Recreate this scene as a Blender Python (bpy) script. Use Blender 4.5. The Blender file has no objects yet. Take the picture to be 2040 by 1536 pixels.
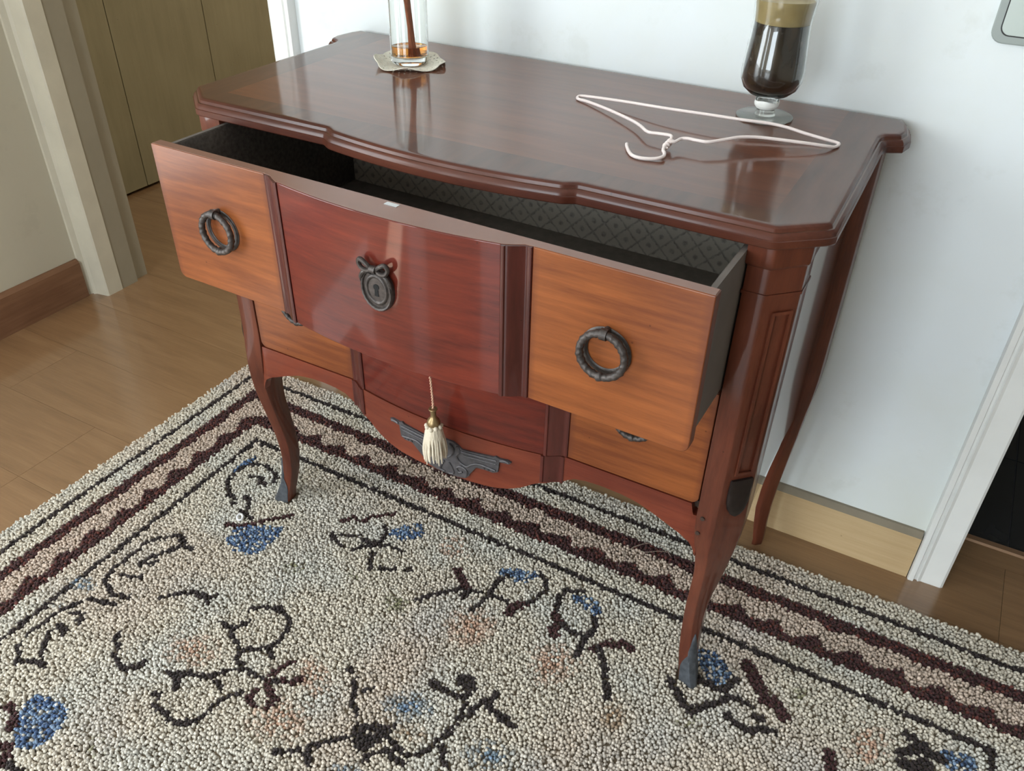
import bpy, bmesh, math
import numpy as np
from mathutils import Matrix, Vector
rng = np.random.default_rng(7)
S = bpy.context.scene
COL = S.collection

# ------------------------------------------------------------------ camera
F_PX = 1669.35
CAM = np.array([0.5627, -1.3217, 1.1941])
YAW, PIT, ROL = 0.4928, 0.6206, 0.0229
_fw = np.array([-math.sin(YAW) * math.cos(PIT), math.cos(YAW) * math.cos(PIT), -math.sin(PIT)])
_r = np.array([math.cos(YAW), math.sin(YAW), 0.0])
_u = np.cross(_r, _fw)
_rr = _r * math.cos(ROL) + _u * math.sin(ROL)
_uu = -_r * math.sin(ROL) + _u * math.cos(ROL)
cd = bpy.data.cameras.new('camera')
cd.sensor_width = 36.0
cd.lens = 36.0 * F_PX / 2040.0
cd.clip_start = 0.02
cam = bpy.data.objects.new('camera', cd)
COL.objects.link(cam)
cam.matrix_world = Matrix(((_rr[0], _uu[0], -_fw[0], CAM[0]), (_rr[1], _uu[1], -_fw[1], CAM[1]),
                           (_rr[2], _uu[2], -_fw[2], CAM[2]), (0, 0, 0, 1)))
S.camera = cam


def at(px, py, z):
    """photo pixel -> point on the horizontal plane z"""
    d = _fw + _rr * (px - 1020) / F_PX - _uu * (py - 768) / F_PX
    t = (z - CAM[2]) / d[2]
    return CAM + t * d


# ------------------------------------------------------------------ world, light, exposure
S.view_settings.view_transform = 'Standard'
S.view_settings.look = 'None'
S.view_settings.gamma = 1.0
S.view_settings.use_curve_mapping = False
S.view_settings.exposure = 0.2
w = bpy.data.worlds.new('world')
S.world = w
w.use_nodes = True
w.node_tree.nodes['Background'].inputs[0].default_value = (0.62, 0.76, 1.0, 1)
w.node_tree.nodes['Background'].inputs[1].default_value = 1.0


def area(name, loc, rot, sx, sy, power, col):
    l = bpy.data.lights.new(name, 'AREA')
    l.shape = 'RECTANGLE'
    l.size, l.size_y = sx, sy
    l.energy = power
    l.color = col
    o = bpy.data.objects.new(name, l)
    o.location = loc
    o.rotation_euler = rot
    COL.objects.link(o)
    return o


# daylight coming in through the two windows of the left wall
area('corner_window_daylight', (-1.475, -3.335, 1.20), (0, math.radians(-90), 0), 2.0, 0.53, 18.0, (0.88, 0.96, 1.0))
area('side_window_daylight', (-1.475, -1.75, 1.15), (0, math.radians(-90), 0), 1.8, 0.90, 40.0, (0.90, 0.97, 1.0))
# second window in the wall opposite the commode, plus an added fill light for the hall
area('front_window_daylight', (-0.10, -3.74, 1.20), (math.radians(90), 0, 0), 1.1, 1.9, 53.0, (0.86, 0.95, 1.0))
area('hall_fill_light', (-0.9, 2.2, 1.5), (math.radians(-90), 0, 0), 0.9, 1.2, 22.0, (1.0, 0.93, 0.78))
# sun: falls through the corner window only and leaves a patch on the floor left of the rug
sl = bpy.data.lights.new('sun', 'SUN')
sl.energy = 60.0
sl.angle = math.radians(0.6)
sl.color = (1.0, 0.97, 0.92)
so = bpy.data.objects.new('sun', sl)
COL.objects.link(so)
so.rotation_euler = Vector((0.42, 0.91, -1.0)).to_track_quat('-Z', 'Y').to_euler()

# ------------------------------------------------------------------ helpers
def lin(c):
    return tuple((v / 12.92 if v <= 0.04045 else ((v + 0.055) / 1.055) ** 2.4) for v in [k / 255.0 for k in c])


def link(name, me, mat=None, parent=None):
    o = bpy.data.objects.new(name, me)
    COL.objects.link(o)
    if mat is not None:
        me.materials.append(mat)
    if parent is not None:
        o.parent = parent
    return o


def empty(name, loc=(0, 0, 0)):
    o = bpy.data.objects.new(name, None)
    o.empty_display_size = 0.05
    o.location = loc
    COL.objects.link(o)
    return o


def tag(o, label=None, cat=None, group=None, kind=None):
    if label: o['label'] = label
    if cat: o['category'] = cat
    if group: o['group'] = group
    if kind: o['kind'] = kind
    return o


def finish(bm, name, smooth=None):
    bmesh.ops.recalc_face_normals(bm, faces=bm.faces[:])
    me = bpy.data.meshes.new(name)
    bm.to_mesh(me)
    bm.free()
    if smooth is not None:
        for p in me.polygons:
            p.use_smooth = True
        me.set_sharp_from_angle(angle=math.radians(smooth))
    return me


def bevel_bm(bm, w, seg=2, ang=35):
    es = [e for e in bm.edges if len(e.link_faces) == 2 and e.calc_face_angle(0) > math.radians(ang)]
    bmesh.ops.bevel(bm, geom=es, offset=w, segments=seg, profile=0.5, affect='EDGES', clamp_overlap=True)


def add_box(bm, a, b):
    (x0, y0, z0), (x1, y1, z1) = a, b
    v = [bm.verts.new(p) for p in [(x0, y0, z0), (x1, y0, z0), (x1, y1, z0), (x0, y1, z0),
                                   (x0, y0, z1), (x1, y0, z1), (x1, y1, z1), (x0, y1, z1)]]
    for f in [(0, 3, 2, 1), (4, 5, 6, 7), (0, 1, 5, 4), (1, 2, 6, 5), (2, 3, 7, 6), (3, 0, 4, 7)]:
        bm.faces.new([v[i] for i in f])


def box(name, a, b, mat, parent=None, bev=0.0, seg=2):
    bm = bmesh.new()
    add_box(bm, a, b)
    if bev: bevel_bm(bm, bev, seg)
    return link(name, finish(bm, name, 14 if bev else None), mat, parent)


def boxes(name, L, mat, parent=None, bev=0.0):
    bm = bmesh.new()
    for a, b in L: add_box(bm, a, b)
    if bev: bevel_bm(bm, bev, 2)
    return link(name, finish(bm, name, 14 if bev else None), mat, parent)


def add_prism(bm, pts, axis, a, b):
    """2D polygon extruded along axis ('x','y','z')"""
    def m(p, t):
        if axis == 'z': return (p[0], p[1], t)
        if axis == 'y': return (p[0], t, p[1])
        return (t, p[0], p[1])
    v0 = [bm.verts.new(m(p, a)) for p in pts]
    v1 = [bm.verts.new(m(p, b)) for p in pts]
    n = len(pts)
    bm.faces.new(v0)
    bm.faces.new(v1[::-1])
    for i in range(n):
        bm.faces.new((v0[i], v1[i], v1[(i + 1) % n], v0[(i + 1) % n]))


def prism(name, pts, axis, a, b, mat, parent=None, bev=0.0, smooth=14, seg=2):
    bm = bmesh.new()
    add_prism(bm, pts, axis, a, b)
    bmesh.ops.recalc_face_normals(bm, faces=bm.faces[:])
    if bev: bevel_bm(bm, bev, seg, 40)
    return link(name, finish(bm, name, smooth), mat, parent)


def add_loft(bm, rings, cap=True, closed=True):
    R = [[bm.verts.new(p) for p in r] for r in rings]
    n = len(R[0])
    for i in range(len(R) - 1):
        for j in range(n if closed else n - 1):
            k = (j + 1) % n
            bm.faces.new((R[i][j], R[i][k], R[i + 1][k], R[i + 1][j]))
    if cap:
        bm.faces.new(R[0][::-1])
        bm.faces.new(R[-1])


def add_lathe(bm, prof, n=40, c=(0, 0, 0), ang=None):
    rings = []
    for r, z in prof:
        rings.append([(c[0] + r * math.cos(2 * math.pi * k / n), c[1] + r * math.sin(2 * math.pi * k / n), c[2] + z)
                      for k in range(n)])
    add_loft(bm, rings, cap=False)


def lathe(name, prof, mat, parent=None, n=40, smooth=40, c=(0, 0, 0)):
    bm = bmesh.new()
    add_lathe(bm, [(max(r, 1e-5), z) for r, z in prof], n, c)
    bmesh.ops.remove_doubles(bm, verts=bm.verts[:], dist=2e-5)
    return link(name, finish(bm, name, smooth), mat, parent)


def add_tube(bm, pts, rad, n=8, cap=True):
    pts = [Vector(p) for p in pts]
    rads = rad if isinstance(rad, (list, tuple, np.ndarray)) else [rad] * len(pts)
    t0 = (pts[1] - pts[0]).normalized()
    up = Vector((0, 0, 1)) if abs(t0.z) < 0.9 else Vector((1, 0, 0))
    nrm = t0.cross(up).normalized()
    rings = []
    for i, p in enumerate(pts):
        t = (pts[min(i + 1, len(pts) - 1)] - pts[max(i - 1, 0)]).normalized()
        nrm = (nrm - t * nrm.dot(t)).normalized()
        bn = t.cross(nrm)
        rings.append([p + (nrm * math.cos(2 * math.pi * k / n) + bn * math.sin(2 * math.pi * k / n)) * rads[i]
                      for k in range(n)])
    add_loft(bm, rings, cap)


def spline(pts, m=6):
    """Catmull-Rom through the points"""
    P = [np.array(p, float) for p in pts]
    P = [2 * P[0] - P[1]] + P + [2 * P[-1] - P[-2]]
    out = []
    for i in range(1, len(P) - 2):
        for k in range(m):
            t = k / m
            out.append(0.5 * ((2 * P[i]) + (-P[i - 1] + P[i + 1]) * t + (2 * P[i - 1] - 5 * P[i] + 4 * P[i + 1] - P[i + 2]) * t * t
                              + (-P[i - 1] + 3 * P[i] - 3 * P[i + 1] + P[i + 2]) * t ** 3))
    out.append(P[-2])
    return out


def copy_tree(o, parent=None):
    c = o.copy()
    COL.objects.link(c)
    c.parent = parent
    for ch in list(o.children):
        copy_tree(ch, c)
    return c


# ------------------------------------------------------------------ materials
class NT:
    def __init__(self, name):
        self.m = bpy.data.materials.new(name)
        self.m.use_nodes = True
        self.t = self.m.node_tree
        self.b = self.t.nodes['Principled BSDF']

    def n(self, typ, **kw):
        nd = self.t.nodes.new(typ)
        for k, v in kw.items():
            if k.startswith('i_'):
                key = k[2:]
                key = int(key) if key.isdigit() else key.replace('_', ' ')
                nd.inputs[key].default_value = v
            else:
                setattr(nd, k, v)
        return nd

    def l(self, a, b):
        self.t.links.new(a, b)

    def math(self, op, a, b=None, c=None):
        nd = self.t.nodes.new('ShaderNodeMath')
        nd.operation = op
        for i, v in enumerate((a, b, c)):
            if v is None: continue
            if isinstance(v, (int, float)): nd.inputs[i].default_value = v
            else: self.l(v, nd.inputs[i])
        return nd.outputs[0]

    def mix(self, fac, a, b, blend='MIX'):
        nd = self.t.nodes.new('ShaderNodeMix')
        nd.data_type = 'RGBA'
        nd.blend_type = blend
        for s, v in ((0, fac), (6, a), (7, b)):
            if isinstance(v, (int, float)): nd.inputs[s].default_value = v
            elif isinstance(v, tuple): nd.inputs[s].default_value = (*v, 1) if len(v) == 3 else v
            else: self.l(v, nd.inputs[s])
        return nd.outputs[2]

    def ramp(self, fac, stops):
        nd = self.t.nodes.new('ShaderNodeValToRGB')
        e = nd.color_ramp.elements
        while len(e) < len(stops): e.new(0.5)
        for k, (p, c) in enumerate(stops):
            e[k].position = p
            e[k].color = (*c, 1) if isinstance(c, tuple) else (c, c, c, 1)
        self.l(fac, nd.inputs[0])
        return nd.outputs[0]

    def coords(self, scale, kind='Object', loc=(0, 0, 0), rot=(0, 0, 0)):
        tc = self.t.nodes.new('ShaderNodeTexCoord')
        mp = self.t.nodes.new('ShaderNodeMapping')
        mp.inputs['Scale'].default_value = scale
        mp.inputs['Location'].default_value = loc
        mp.inputs['Rotation'].default_value = rot
        self.l(tc.outputs[kind], mp.inputs[0])
        return mp.outputs[0]

    def noise(self, vec, scale, detail=4, rough=0.55):
        nd = self.t.nodes.new('ShaderNodeTexNoise')
        nd.inputs['Scale'].default_value = scale
        nd.inputs['Detail'].default_value = detail
        nd.inputs['Roughness'].default_value = rough
        self.l(vec, nd.inputs['Vector'])
        return nd.outputs[0]

    def bump(self, h, strength, dist=0.001):
        nd = self.t.nodes.new('ShaderNodeBump')
        nd.inputs['Strength'].default_value = strength
        nd.inputs['Distance'].default_value = dist
        self.l(h, nd.inputs['Height'])
        self.l(nd.outputs[0], self.b.inputs['Normal'])

    def set(self, **kw):
        for k, v in kw.items():
            self.b.inputs[k.replace('_', ' ')].default_value = v
        return self


def wood(name, light, dark, grain=(1.2, 14, 22), rough=0.32, coat=0.6, coat_rough=0.06, seed=0.0, edge=None, streak=0.5,
         contrast=0.45):
    k = NT(name)
    v = k.coords(grain, loc=(seed, seed * 1.7, seed * 0.6))
    a = k.noise(v, 4.0, 6, 0.6)
    v2 = k.coords(tuple(g * 5 for g in grain), loc=(seed * 2, 0, seed))
    b = k.noise(v2, 5.0, 3, 0.7)
    v3 = k.coords((2.2, 3.0, 3.0), loc=(0, seed, seed))
    c = k.noise(v3, 2.0, 2, 0.5)
    m = k.math('ADD', k.math('MULTIPLY', a, 0.6), k.math('MULTIPLY', b, 0.4 * streak))
    m = k.math('ADD', m, k.math('MULTIPLY', k.math('SUBTRACT', c, 0.5), 0.5))
    col = k.ramp(m, [(0.5 - contrast / 2, dark), (0.5 + contrast / 2, light)])
    if edge:
        # darker burnished patina along the two short ends of the panel (generated x)
        tc = k.t.nodes.new('ShaderNodeTexCoord')
        sx = k.n('ShaderNodeSeparateXYZ')
        k.l(tc.outputs['Generated'], sx.inputs[0])
        ex = k.math('SUBTRACT', 1.0, k.math('MULTIPLY', k.math('ABSOLUTE', k.math('SUBTRACT', sx.outputs[0], 0.5)), 2.0))
        ex = k.math('ADD', ex, k.math('MULTIPLY', k.math('SUBTRACT', c, 0.5), 0.12))
        f = k.ramp(ex, [(0.0, 1.0), (edge[0], 0.0)])
        col = k.mix(k.math('MULTIPLY', f, 0.75), col, edge[1])
    # worn specks
    v4 = k.coords((1, 1, 1), loc=(seed, 0, 0))
    vo = k.n('ShaderNodeTexVoronoi', i_Scale=26.0)
    k.l(v4, vo.inputs['Vector'])
    sp = k.math('LESS_THAN', vo.outputs['Distance'], 0.035)
    col = k.mix(k.math('MULTIPLY', sp, 0.5), col, tuple(x * 0.3 for x in dark))
    k.l(col, k.b.inputs['Base Color'])
    k.set(Roughness=rough + 0.12, Specular_IOR_Level=0.2, Coat_Weight=coat, Coat_Roughness=coat_rough, Coat_IOR=1.5)
    k.bump(b, 0.06, 0.0004)
    return k.m


def plain(name, col, rough=0.5, metal=0.0, var=0.0, vscale=30, bump=0.0, bscale=200, **kw):
    k = NT(name)
    if var:
        v = k.coords((1, 1, 1))
        f = k.noise(v, vscale, 4)
        f = k.ramp(f, [(0.3, 0.0), (0.7, 1.0)])
        c = k.mix(f, tuple(x * (1 - var) for x in col), tuple(min(1, x * (1 + var)) for x in col))
        k.l(c, k.b.inputs['Base Color'])
    else:
        k.b.inputs['Base Color'].default_value = (*col, 1)
    k.set(Roughness=rough, Metallic=metal, **kw)
    if bump:
        k.bump(k.noise(k.coords((1, 1, 1)), bscale, 3), bump, 0.001)
    return k.m


ORANGE = wood('orange_cherry_veneer', lin((160, 92, 44)), lin((106, 54, 25)), grain=(1.6, 14, 24), seed=1.3,
              edge=(0.10, lin((98, 50, 28))), coat=0.4, coat_rough=0.2, rough=0.38)
RED = wood('red_cherry_veneer', lin((124, 47, 29)), lin((76, 24, 17)), grain=(1.6, 14, 24), seed=4.1, coat=0.55, coat_rough=0.055, rough=0.3)
STRIP = wood('dark_red_moulding_wood', lin((98, 44, 36)), lin((60, 24, 20)), grain=(9, 9, 1.2), seed=2.2, coat=0.6, coat_rough=0.07)
POST = wood('post_cherry_wood', lin((120, 64, 44)), lin((77, 38, 26)), grain=(14, 14, 1.6), seed=6.0, coat=0.5, coat_rough=0.09)
APRON = wood('apron_cherry_wood', lin((134, 66, 44)), lin((94, 40, 27)), grain=(1.0, 8, 13), seed=3.4, coat=0.45, coat_rough=0.10)
EDGE = wood('moulded_edge_wood', lin((102, 54, 36)), lin((64, 30, 21)), grain=(1.6, 10, 10), seed=7.7, coat=0.45, coat_rough=0.2)
SIDE = wood('side_panel_polished_wood', lin((110, 55, 36)), lin((70, 30, 20)), grain=(8, 1.5, 8), seed=5.2, coat=1.0, coat_rough=0.06, rough=0.12)
RAWWOOD = plain('grey_raw_drawer_wood', lin((104, 96, 90)), 0.7, var=0.15, vscale=12)
LIP = plain('pale_edge_lipping', lin((134, 98, 84)), 0.28, var=0.1, vscale=14)
DARKIN = plain('dark_inner_wood', lin((58, 40, 30)), 0.8, var=0.2, vscale=8)
MOUNT = plain('grey_bronze', lin((76, 73, 75)), 0.5, metal=0.25, var=0.3, vscale=120, bump=0.4, bscale=400)
BRONZE = plain('dark_bronze', lin((74, 68, 65)), 0.45, metal=0.5, var=0.35, vscale=160, bump=0.3, bscale=500)
PEWTER = plain('grey_patinated_metal', lin((104, 108, 114)), 0.45, metal=0.35, var=0.3, vscale=90, bump=0.3, bscale=400)
KNEE = plain('blackened_bronze', lin((34, 25, 22)), 0.45, metal=0.3, var=0.3, vscale=120)
SLATE = plain('slate_grey_metal_shoe', lin((78, 82, 88)), 0.5, metal=0.3, var=0.35, vscale=90, bump=0.4, bscale=400)
BLACK = plain('keyhole_black', (0.004, 0.004, 0.004), 0.9)


def top_material():
    k = NT('polished_commode_top_wood')
    v = k.coords((1.0, 9, 9), loc=(2, 3, 0))
    a = k.noise(v, 4.0, 6, 0.6)
    c = k.noise(k.coords((2, 4, 1)), 1.6, 2)
    m = k.math('ADD', k.math('MULTIPLY', a, 0.75), k.math('MULTIPLY', c, 0.3))
    col = k.ramp(m, [(0.35, lin((80, 43, 27))), (0.75, lin((116, 66, 41)))])
    # crossbanded border: grain turned across, a little darker
    tc = k.t.nodes.new('ShaderNodeTexCoord')
    s = k.n('ShaderNodeSeparateXYZ')
    k.l(tc.outputs['Object'], s.inputs[0])
    ax = k.math('ABSOLUTE', s.outputs[0])
    side = k.math('GREATER_THAN', ax, 0.405)
    front = k.math('LESS_THAN', s.outputs[1], -0.425)
    band = k.math('MAXIMUM', side, front)
    bw = k.noise(k.coords((9, 1.5, 9), loc=(1, 5, 0)), 5.0, 4)
    bcol = k.ramp(bw, [(0.3, lin((66, 37, 25))), (0.75, lin((92, 54, 36)))])
    col = k.mix(band, col, bcol)
    k.l(col, k.b.inputs['Base Color'])
    rg = k.ramp(k.noise(k.coords((1, 1, 1)), 9, 4), [(0.3, 0.06), (0.8, 0.12)])
    k.l(rg, k.b.inputs['Coat Roughness'])
    k.set(Roughness=0.45, Specular_IOR_Level=0.2, Coat_Weight=0.9, Coat_IOR=1.45)
    return k.m


TOPM = top_material()


def paper_material():
    k = NT('grey_floral_lining_paper')
    v = k.coords((38, 38, 38), rot=(0, math.radians(45), 0))
    s = k.n('ShaderNodeSeparateXYZ')
    k.l(v, s.inputs[0])
    # lattice in the plane of the back board (x, z)
    nz = k.noise(k.coords((1, 1, 1)), 160, 3)
    nzo = k.math('MULTIPLY', k.math('SUBTRACT', nz, 0.5), 0.25)
    fx = k.math('ABSOLUTE', k.math('SUBTRACT', k.math('FRACT', k.math('ADD', s.outputs[0], nzo)), 0.5))
    fy = k.math('ABSOLUTE', k.math('SUBTRACT', k.math('FRACT', k.math('ADD', s.outputs[2], nzo)), 0.5))
    line = k.math('MINIMUM', fx, fy)
    lm = k.ramp(line, [(0.02, 1.0), (0.09, 0.0)])
    d = k.math('SQRT', k.math('ADD', k.math('POWER', k.math('SUBTRACT', fx, 0.5), 2.0), k.math('POWER', k.math('SUBTRACT', fy, 0.5), 2.0)))
    fl = k.ramp(d, [(0.10, 1.0), (0.2, 0.0)])
    f = k.math('MAXIMUM', lm, fl)
    f = k.math('MULTIPLY', f, k.ramp(nz, [(0.35, 0.35), (0.65, 1.0)]))
    col = k.mix(f, lin((190, 184, 172)), lin((136, 130, 122)))
    k.l(col, k.b.inputs['Base Color'])
    k.set(Roughness=0.8)
    return k.m


PAPER = paper_material()
BOTTOM = plain('plain_grey_drawer_bottom', lin((128, 120, 110)), 0.85, var=0.15, vscale=60)
SPECK = plain('dark_speckled_lining', lin((96, 88, 82)), 0.85, var=0.35, vscale=180)


def wall_material(name, base, stain, amt):
    k = NT(name)
    a = k.noise(k.coords((1, 1, 1)), 2.3, 5, 0.6)
    b = k.noise(k.coords((1, 1, 1), loc=(3, 1, 2)), 9.0, 6, 0.65)
    f = k.math('MULTIPLY', k.ramp(a, [(0.42, 0.0), (0.75, 1.0)]), amt)
    col = k.mix(f, base, stain)
    f2 = k.math('MULTIPLY', k.ramp(b, [(0.58, 0.0), (0.66, 1.0)]), 0.15)
    col = k.mix(f2, col, tuple(x * 0.72 for x in stain))
    k.l(col, k.b.inputs['Base Color'])
    k.set(Roughness=0.62)
    k.bump(k.noise(k.coords((1, 1, 1)), 60, 4), 0.12, 0.002)
    return k.m


WALL = wall_material('white_wall_paint', (0.77, 0.82, 0.84), (0.70, 0.72, 0.63), 0.55)
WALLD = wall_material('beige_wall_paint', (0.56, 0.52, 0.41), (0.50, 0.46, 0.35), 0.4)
CEIL = plain('ceiling_paint', (0.78, 0.77, 0.74), 0.8)
TRIMW = plain('white_gloss_trim', (0.80, 0.81, 0.79), 0.3, var=0.03, vscale=12, bump=0.05, bscale=40)
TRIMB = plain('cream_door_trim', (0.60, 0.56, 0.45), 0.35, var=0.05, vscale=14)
REVEAL = plain('shaded_door_lining', (0.31, 0.275, 0.205), 0.45, var=0.05, vscale=10)  # darker than the cream trim: the lining's shade put into its colour
BOARD = wood('pale_oak_baseboard', lin((214, 190, 150)), lin((186, 158, 118)), grain=(1.2, 12, 22), seed=2.0, coat=0.15, coat_rough=0.2, rough=0.45, contrast=0.6)
WARD = wood('beige_wardrobe_laminate', lin((150, 140, 112)), lin((128, 118, 92)), grain=(10, 10, 0.9), seed=8.0, coat=0.1, coat_rough=0.3, rough=0.45, contrast=0.7)


def floor_material():
    k = NT('oak_laminate_floor')
    oi = k.n('ShaderNodeObjectInfo')
    tc = k.t.nodes.new('ShaderNodeTexCoord')
    cb = k.n('ShaderNodeCombineXYZ')
    k.l(k.math('MULTIPLY', oi.outputs['Random'], 37.0), cb.inputs[0])
    k.l(k.math('MULTIPLY', oi.outputs['Random'], 91.0), cb.inputs[1])
    va = k.n('ShaderNodeVectorMath', operation='ADD')
    k.l(tc.outputs['Object'], va.inputs[0])
    k.l(cb.outputs[0], va.inputs[1])
    mp = k.n('ShaderNodeMapping')
    mp.inputs['Scale'].default_value = (1.4, 13, 1)
    k.l(va.outputs[0], mp.inputs[0])
    a = k.noise(mp.outputs[0], 3.2, 7, 0.62)
    mp2 = k.n('ShaderNodeMapping')
    mp2.inputs['Scale'].default_value = (3, 90, 1)
    k.l(va.outputs[0], mp2.inputs[0])
    b = k.noise(mp2.outputs[0], 3.0, 3, 0.6)
    m = k.math('ADD', k.math('MULTIPLY', a, 0.7), k.math('MULTIPLY', b, 0.3))
    col = k.ramp(m, [(0.2, lin((112, 84, 58))), (0.5, lin((138, 106, 75))), (0.8, lin((158, 126, 92)))])
    hv = k.n('ShaderNodeHueSaturation')
    k.l(col, hv.inputs['Color'])
    k.l(k.math('ADD', 0.95, k.math('MULTIPLY', oi.outputs['Random'], 0.1)), hv.inputs['Value'])
    k.l(hv.outputs[0], k.b.inputs['Base Color'])
    k.set(Roughness=0.32, Coat_Weight=1.0, Coat_Roughness=0.09)
    return k.m


FLOORM = floor_material()
TILEM = plain('black_floor_tile', (0.018, 0.019, 0.022), 0.25, var=0.35, vscale=6)
GROUTM = plain('grey_tile_grout', (0.06, 0.06, 0.065), 0.8)

# ------------------------------------------------------------------ the setting
X0, X1, Y0, ZC = -1.485, 2.35, -3.75, 2.5
WB = 0.10          # far face of the back wall
floor = box('floor', (-2.7, Y0 - 0.1, -0.06), (X1 + 0.1, 2.45, -0.0125), DARKIN)
tag(floor, kind='structure')
# oak planks laid along x, each its own board
PW, PL = 0.19, 1.28
pm = {}


def plank(x0, x1, y0, y1):
    key = (round(x1 - x0, 4), round(y1 - y0, 4))
    if key not in pm:
        bm = bmesh.new()
        lx, ly = key
        add_box(bm, (0.0003, 0.0003, -0.0125), (lx - 0.0003, ly - 0.0003, 0.0))
        bevel_bm(bm, 0.0006, 1)
        me = finish(bm, 'plank')
        me.materials.append(FLOORM)
        pm[key] = me
    o = bpy.data.objects.new('plank', pm[key])
    COL.objects.link(o)
    o.location = (x0, y0, 0)
    o.parent = floor


row = 0
y = -0.66 - PW * 16
while y < 2.2:
    yy1 = y + PW
    xs0, xs1 = (X0 - 0.02, X1) if yy1 < 0.0 else (-2.0, 0.30)
    off = [0.873, -0.10, 0.32, -0.96, 0.55, 0.02][row % 6]
    if abs(y + 0.09) < 0.01: off = 0.873
    if abs(y + 0.66) < 0.01: off = -0.96
    if abs(y + 0.09) < 0.01:
        xs0, xs1 = -2.0, X1
    x = off - PL * math.ceil((off - xs0) / PL)
    while x < xs1 - 1e-6:
        a, b = max(x, xs0), min(x + PL, xs1)
        if b - a > 0.02: plank(a, b, y, yy1)
        x += PL
    y = yy1
    row += 1
# last narrow row inside the right doorway up to the threshold
plank(0.30, X1, 0.10, 0.148)

LD0, LD1 = -1.421, -0.702      # left doorway
RD0, RD1 = 0.773, 1.55         # right doorway
wb = boxes('wall_back', [((-2.7, 0.0, 0), (LD0 - 0.02, WB, ZC)), ((LD1 + 0.005, 0, 0), (RD0 - 0.005, WB, ZC)),
                         ((RD1, 0, 0), (X1, WB, ZC)), ((LD0 - 0.02, 0, 2.08), (LD1 + 0.005, WB, ZC)),
                         ((RD0 - 0.005, 0, 2.08), (RD1, WB, ZC))], WALL)
tag(wb, kind='structure')
WY0, WY1, WZ0, WZ1 = -3.61, -3.06, 0.19, 2.21
VY0, VY1 = -2.21, -1.29
wl = boxes('wall_left', [((X0 - 0.12, Y0, 0), (X0, WY0, ZC)), ((X0 - 0.12, WY1, 0), (X0, VY0, ZC)), ((X0 - 0.12, VY1, 0), (X0, 0.0, ZC)),
                         ((X0 - 0.12, WY0, 0), (X0, WY1, WZ0)), ((X0 - 0.12, WY0, WZ1), (X0, WY1, ZC)),
                         ((X0 - 0.12, VY0, 0), (X0, VY1, WZ0)), ((X0 - 0.12, VY0, WZ1), (X0, VY1, ZC))], WALLD)
tag(wl, kind='structure')
WALLF = wall_material('brown_wall_paint', (0.34, 0.31, 0.26), (0.30, 0.27, 0.22), 0.3)
tag(box('wall_right', (X1, Y0, 0), (X1 + 0.1, 2.35, ZC), WALLF), kind='structure')
FX0, FX1 = -0.66, 0.46
tag(boxes('wall_front', [((X0 - 0.12, Y0 - 0.1, 0), (FX0, Y0, ZC)), ((FX1, Y0 - 0.1, 0), (X1 + 0.1, Y0, ZC)),
                         ((FX0, Y0 - 0.1, 0), (FX1, Y0, WZ0)), ((FX0, Y0 - 0.1, WZ1), (FX1, Y0, ZC))], WALLF), kind='structure')
tag(boxes('window_2', [((FX0, Y0 - 0.09, WZ0), (FX0 + 0.05, Y0 - 0.04, WZ1)), ((FX1 - 0.05, Y0 - 0.09, WZ0), (FX1, Y0 - 0.04, WZ1)),
                       ((FX0, Y0 - 0.09, WZ0), (FX1, Y0 - 0.04, WZ0 + 0.06)), ((FX0, Y0 - 0.09, WZ1 - 0.05), (FX1, Y0 - 0.04, WZ1))], TRIMW), kind='structure')
tag(box('ceiling', (-2.7, Y0 - 0.1, ZC), (X1 + 0.1, 2.45, ZC + 0.1), CEIL), kind='structure')
tag(box('wall_hall_end', (-2.7, 2.25, 0), (X1 + 0.1, 2.35, ZC), WALLD), kind='structure')
tag(box('wall_hall_right', (0.20, WB, 0), (0.30, 2.25, ZC), WALLD), kind='structure')
tag(box('wall_hall_left', (-2.7, WB, 0), (-2.6, 2.25, ZC), WALLD), kind='structure')
# outside: unseen slab and fin added to block sun from front and side windows
tag(box('sun_block_slab', (-1.6, -6.6, 2.42), (1.2, Y0 - 0.1, 2.55), CEIL), kind='structure')
tag(box('sun_block_fin', (-2.75, -2.72, -0.3), (X0 - 0.12, -2.62, 4.6), WALLD), kind='structure')
# window frames
for i, (a, b) in enumerate(((WY0, WY1), (VY0, VY1))):
    wf = boxes('window_%d' % (3 - 2 * i), [((X0 - 0.10, a, WZ0), (X0 - 0.05, a + 0.05, WZ1)), ((X0 - 0.10, b - 0.05, WZ0), (X0 - 0.05, b, WZ1)),
                                           ((X0 - 0.10, a, WZ0), (X0 - 0.05, b, WZ0 + 0.06)), ((X0 - 0.10, a, WZ1 - 0.05), (X0 - 0.05, b, WZ1))], TRIMW)
    tag(wf, kind='structure')


BEVELM = plain('grey_bevel_strip', lin((132, 122, 104)), 0.6, var=0.1, vscale=20)


def baseboard(name, x0, x1, yw, h, flip=False):
    """run along x; profile with a bevelled top"""
    pts = [(yw, 0), (yw - 0.015, 0), (yw - 0.015, h - 0.009), (yw - 0.006, h), (yw, h)]
    o = prism(name, pts, 'x', x0, x1, BOARD)
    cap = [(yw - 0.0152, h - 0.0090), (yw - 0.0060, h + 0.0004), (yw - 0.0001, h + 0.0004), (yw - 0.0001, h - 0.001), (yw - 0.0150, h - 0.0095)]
    prism('cap', cap, 'x', x0, x1, BEVELM, o)  # grey strip laid over the bevelled top, darker than the board
    return tag(o, kind='structure')


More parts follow.
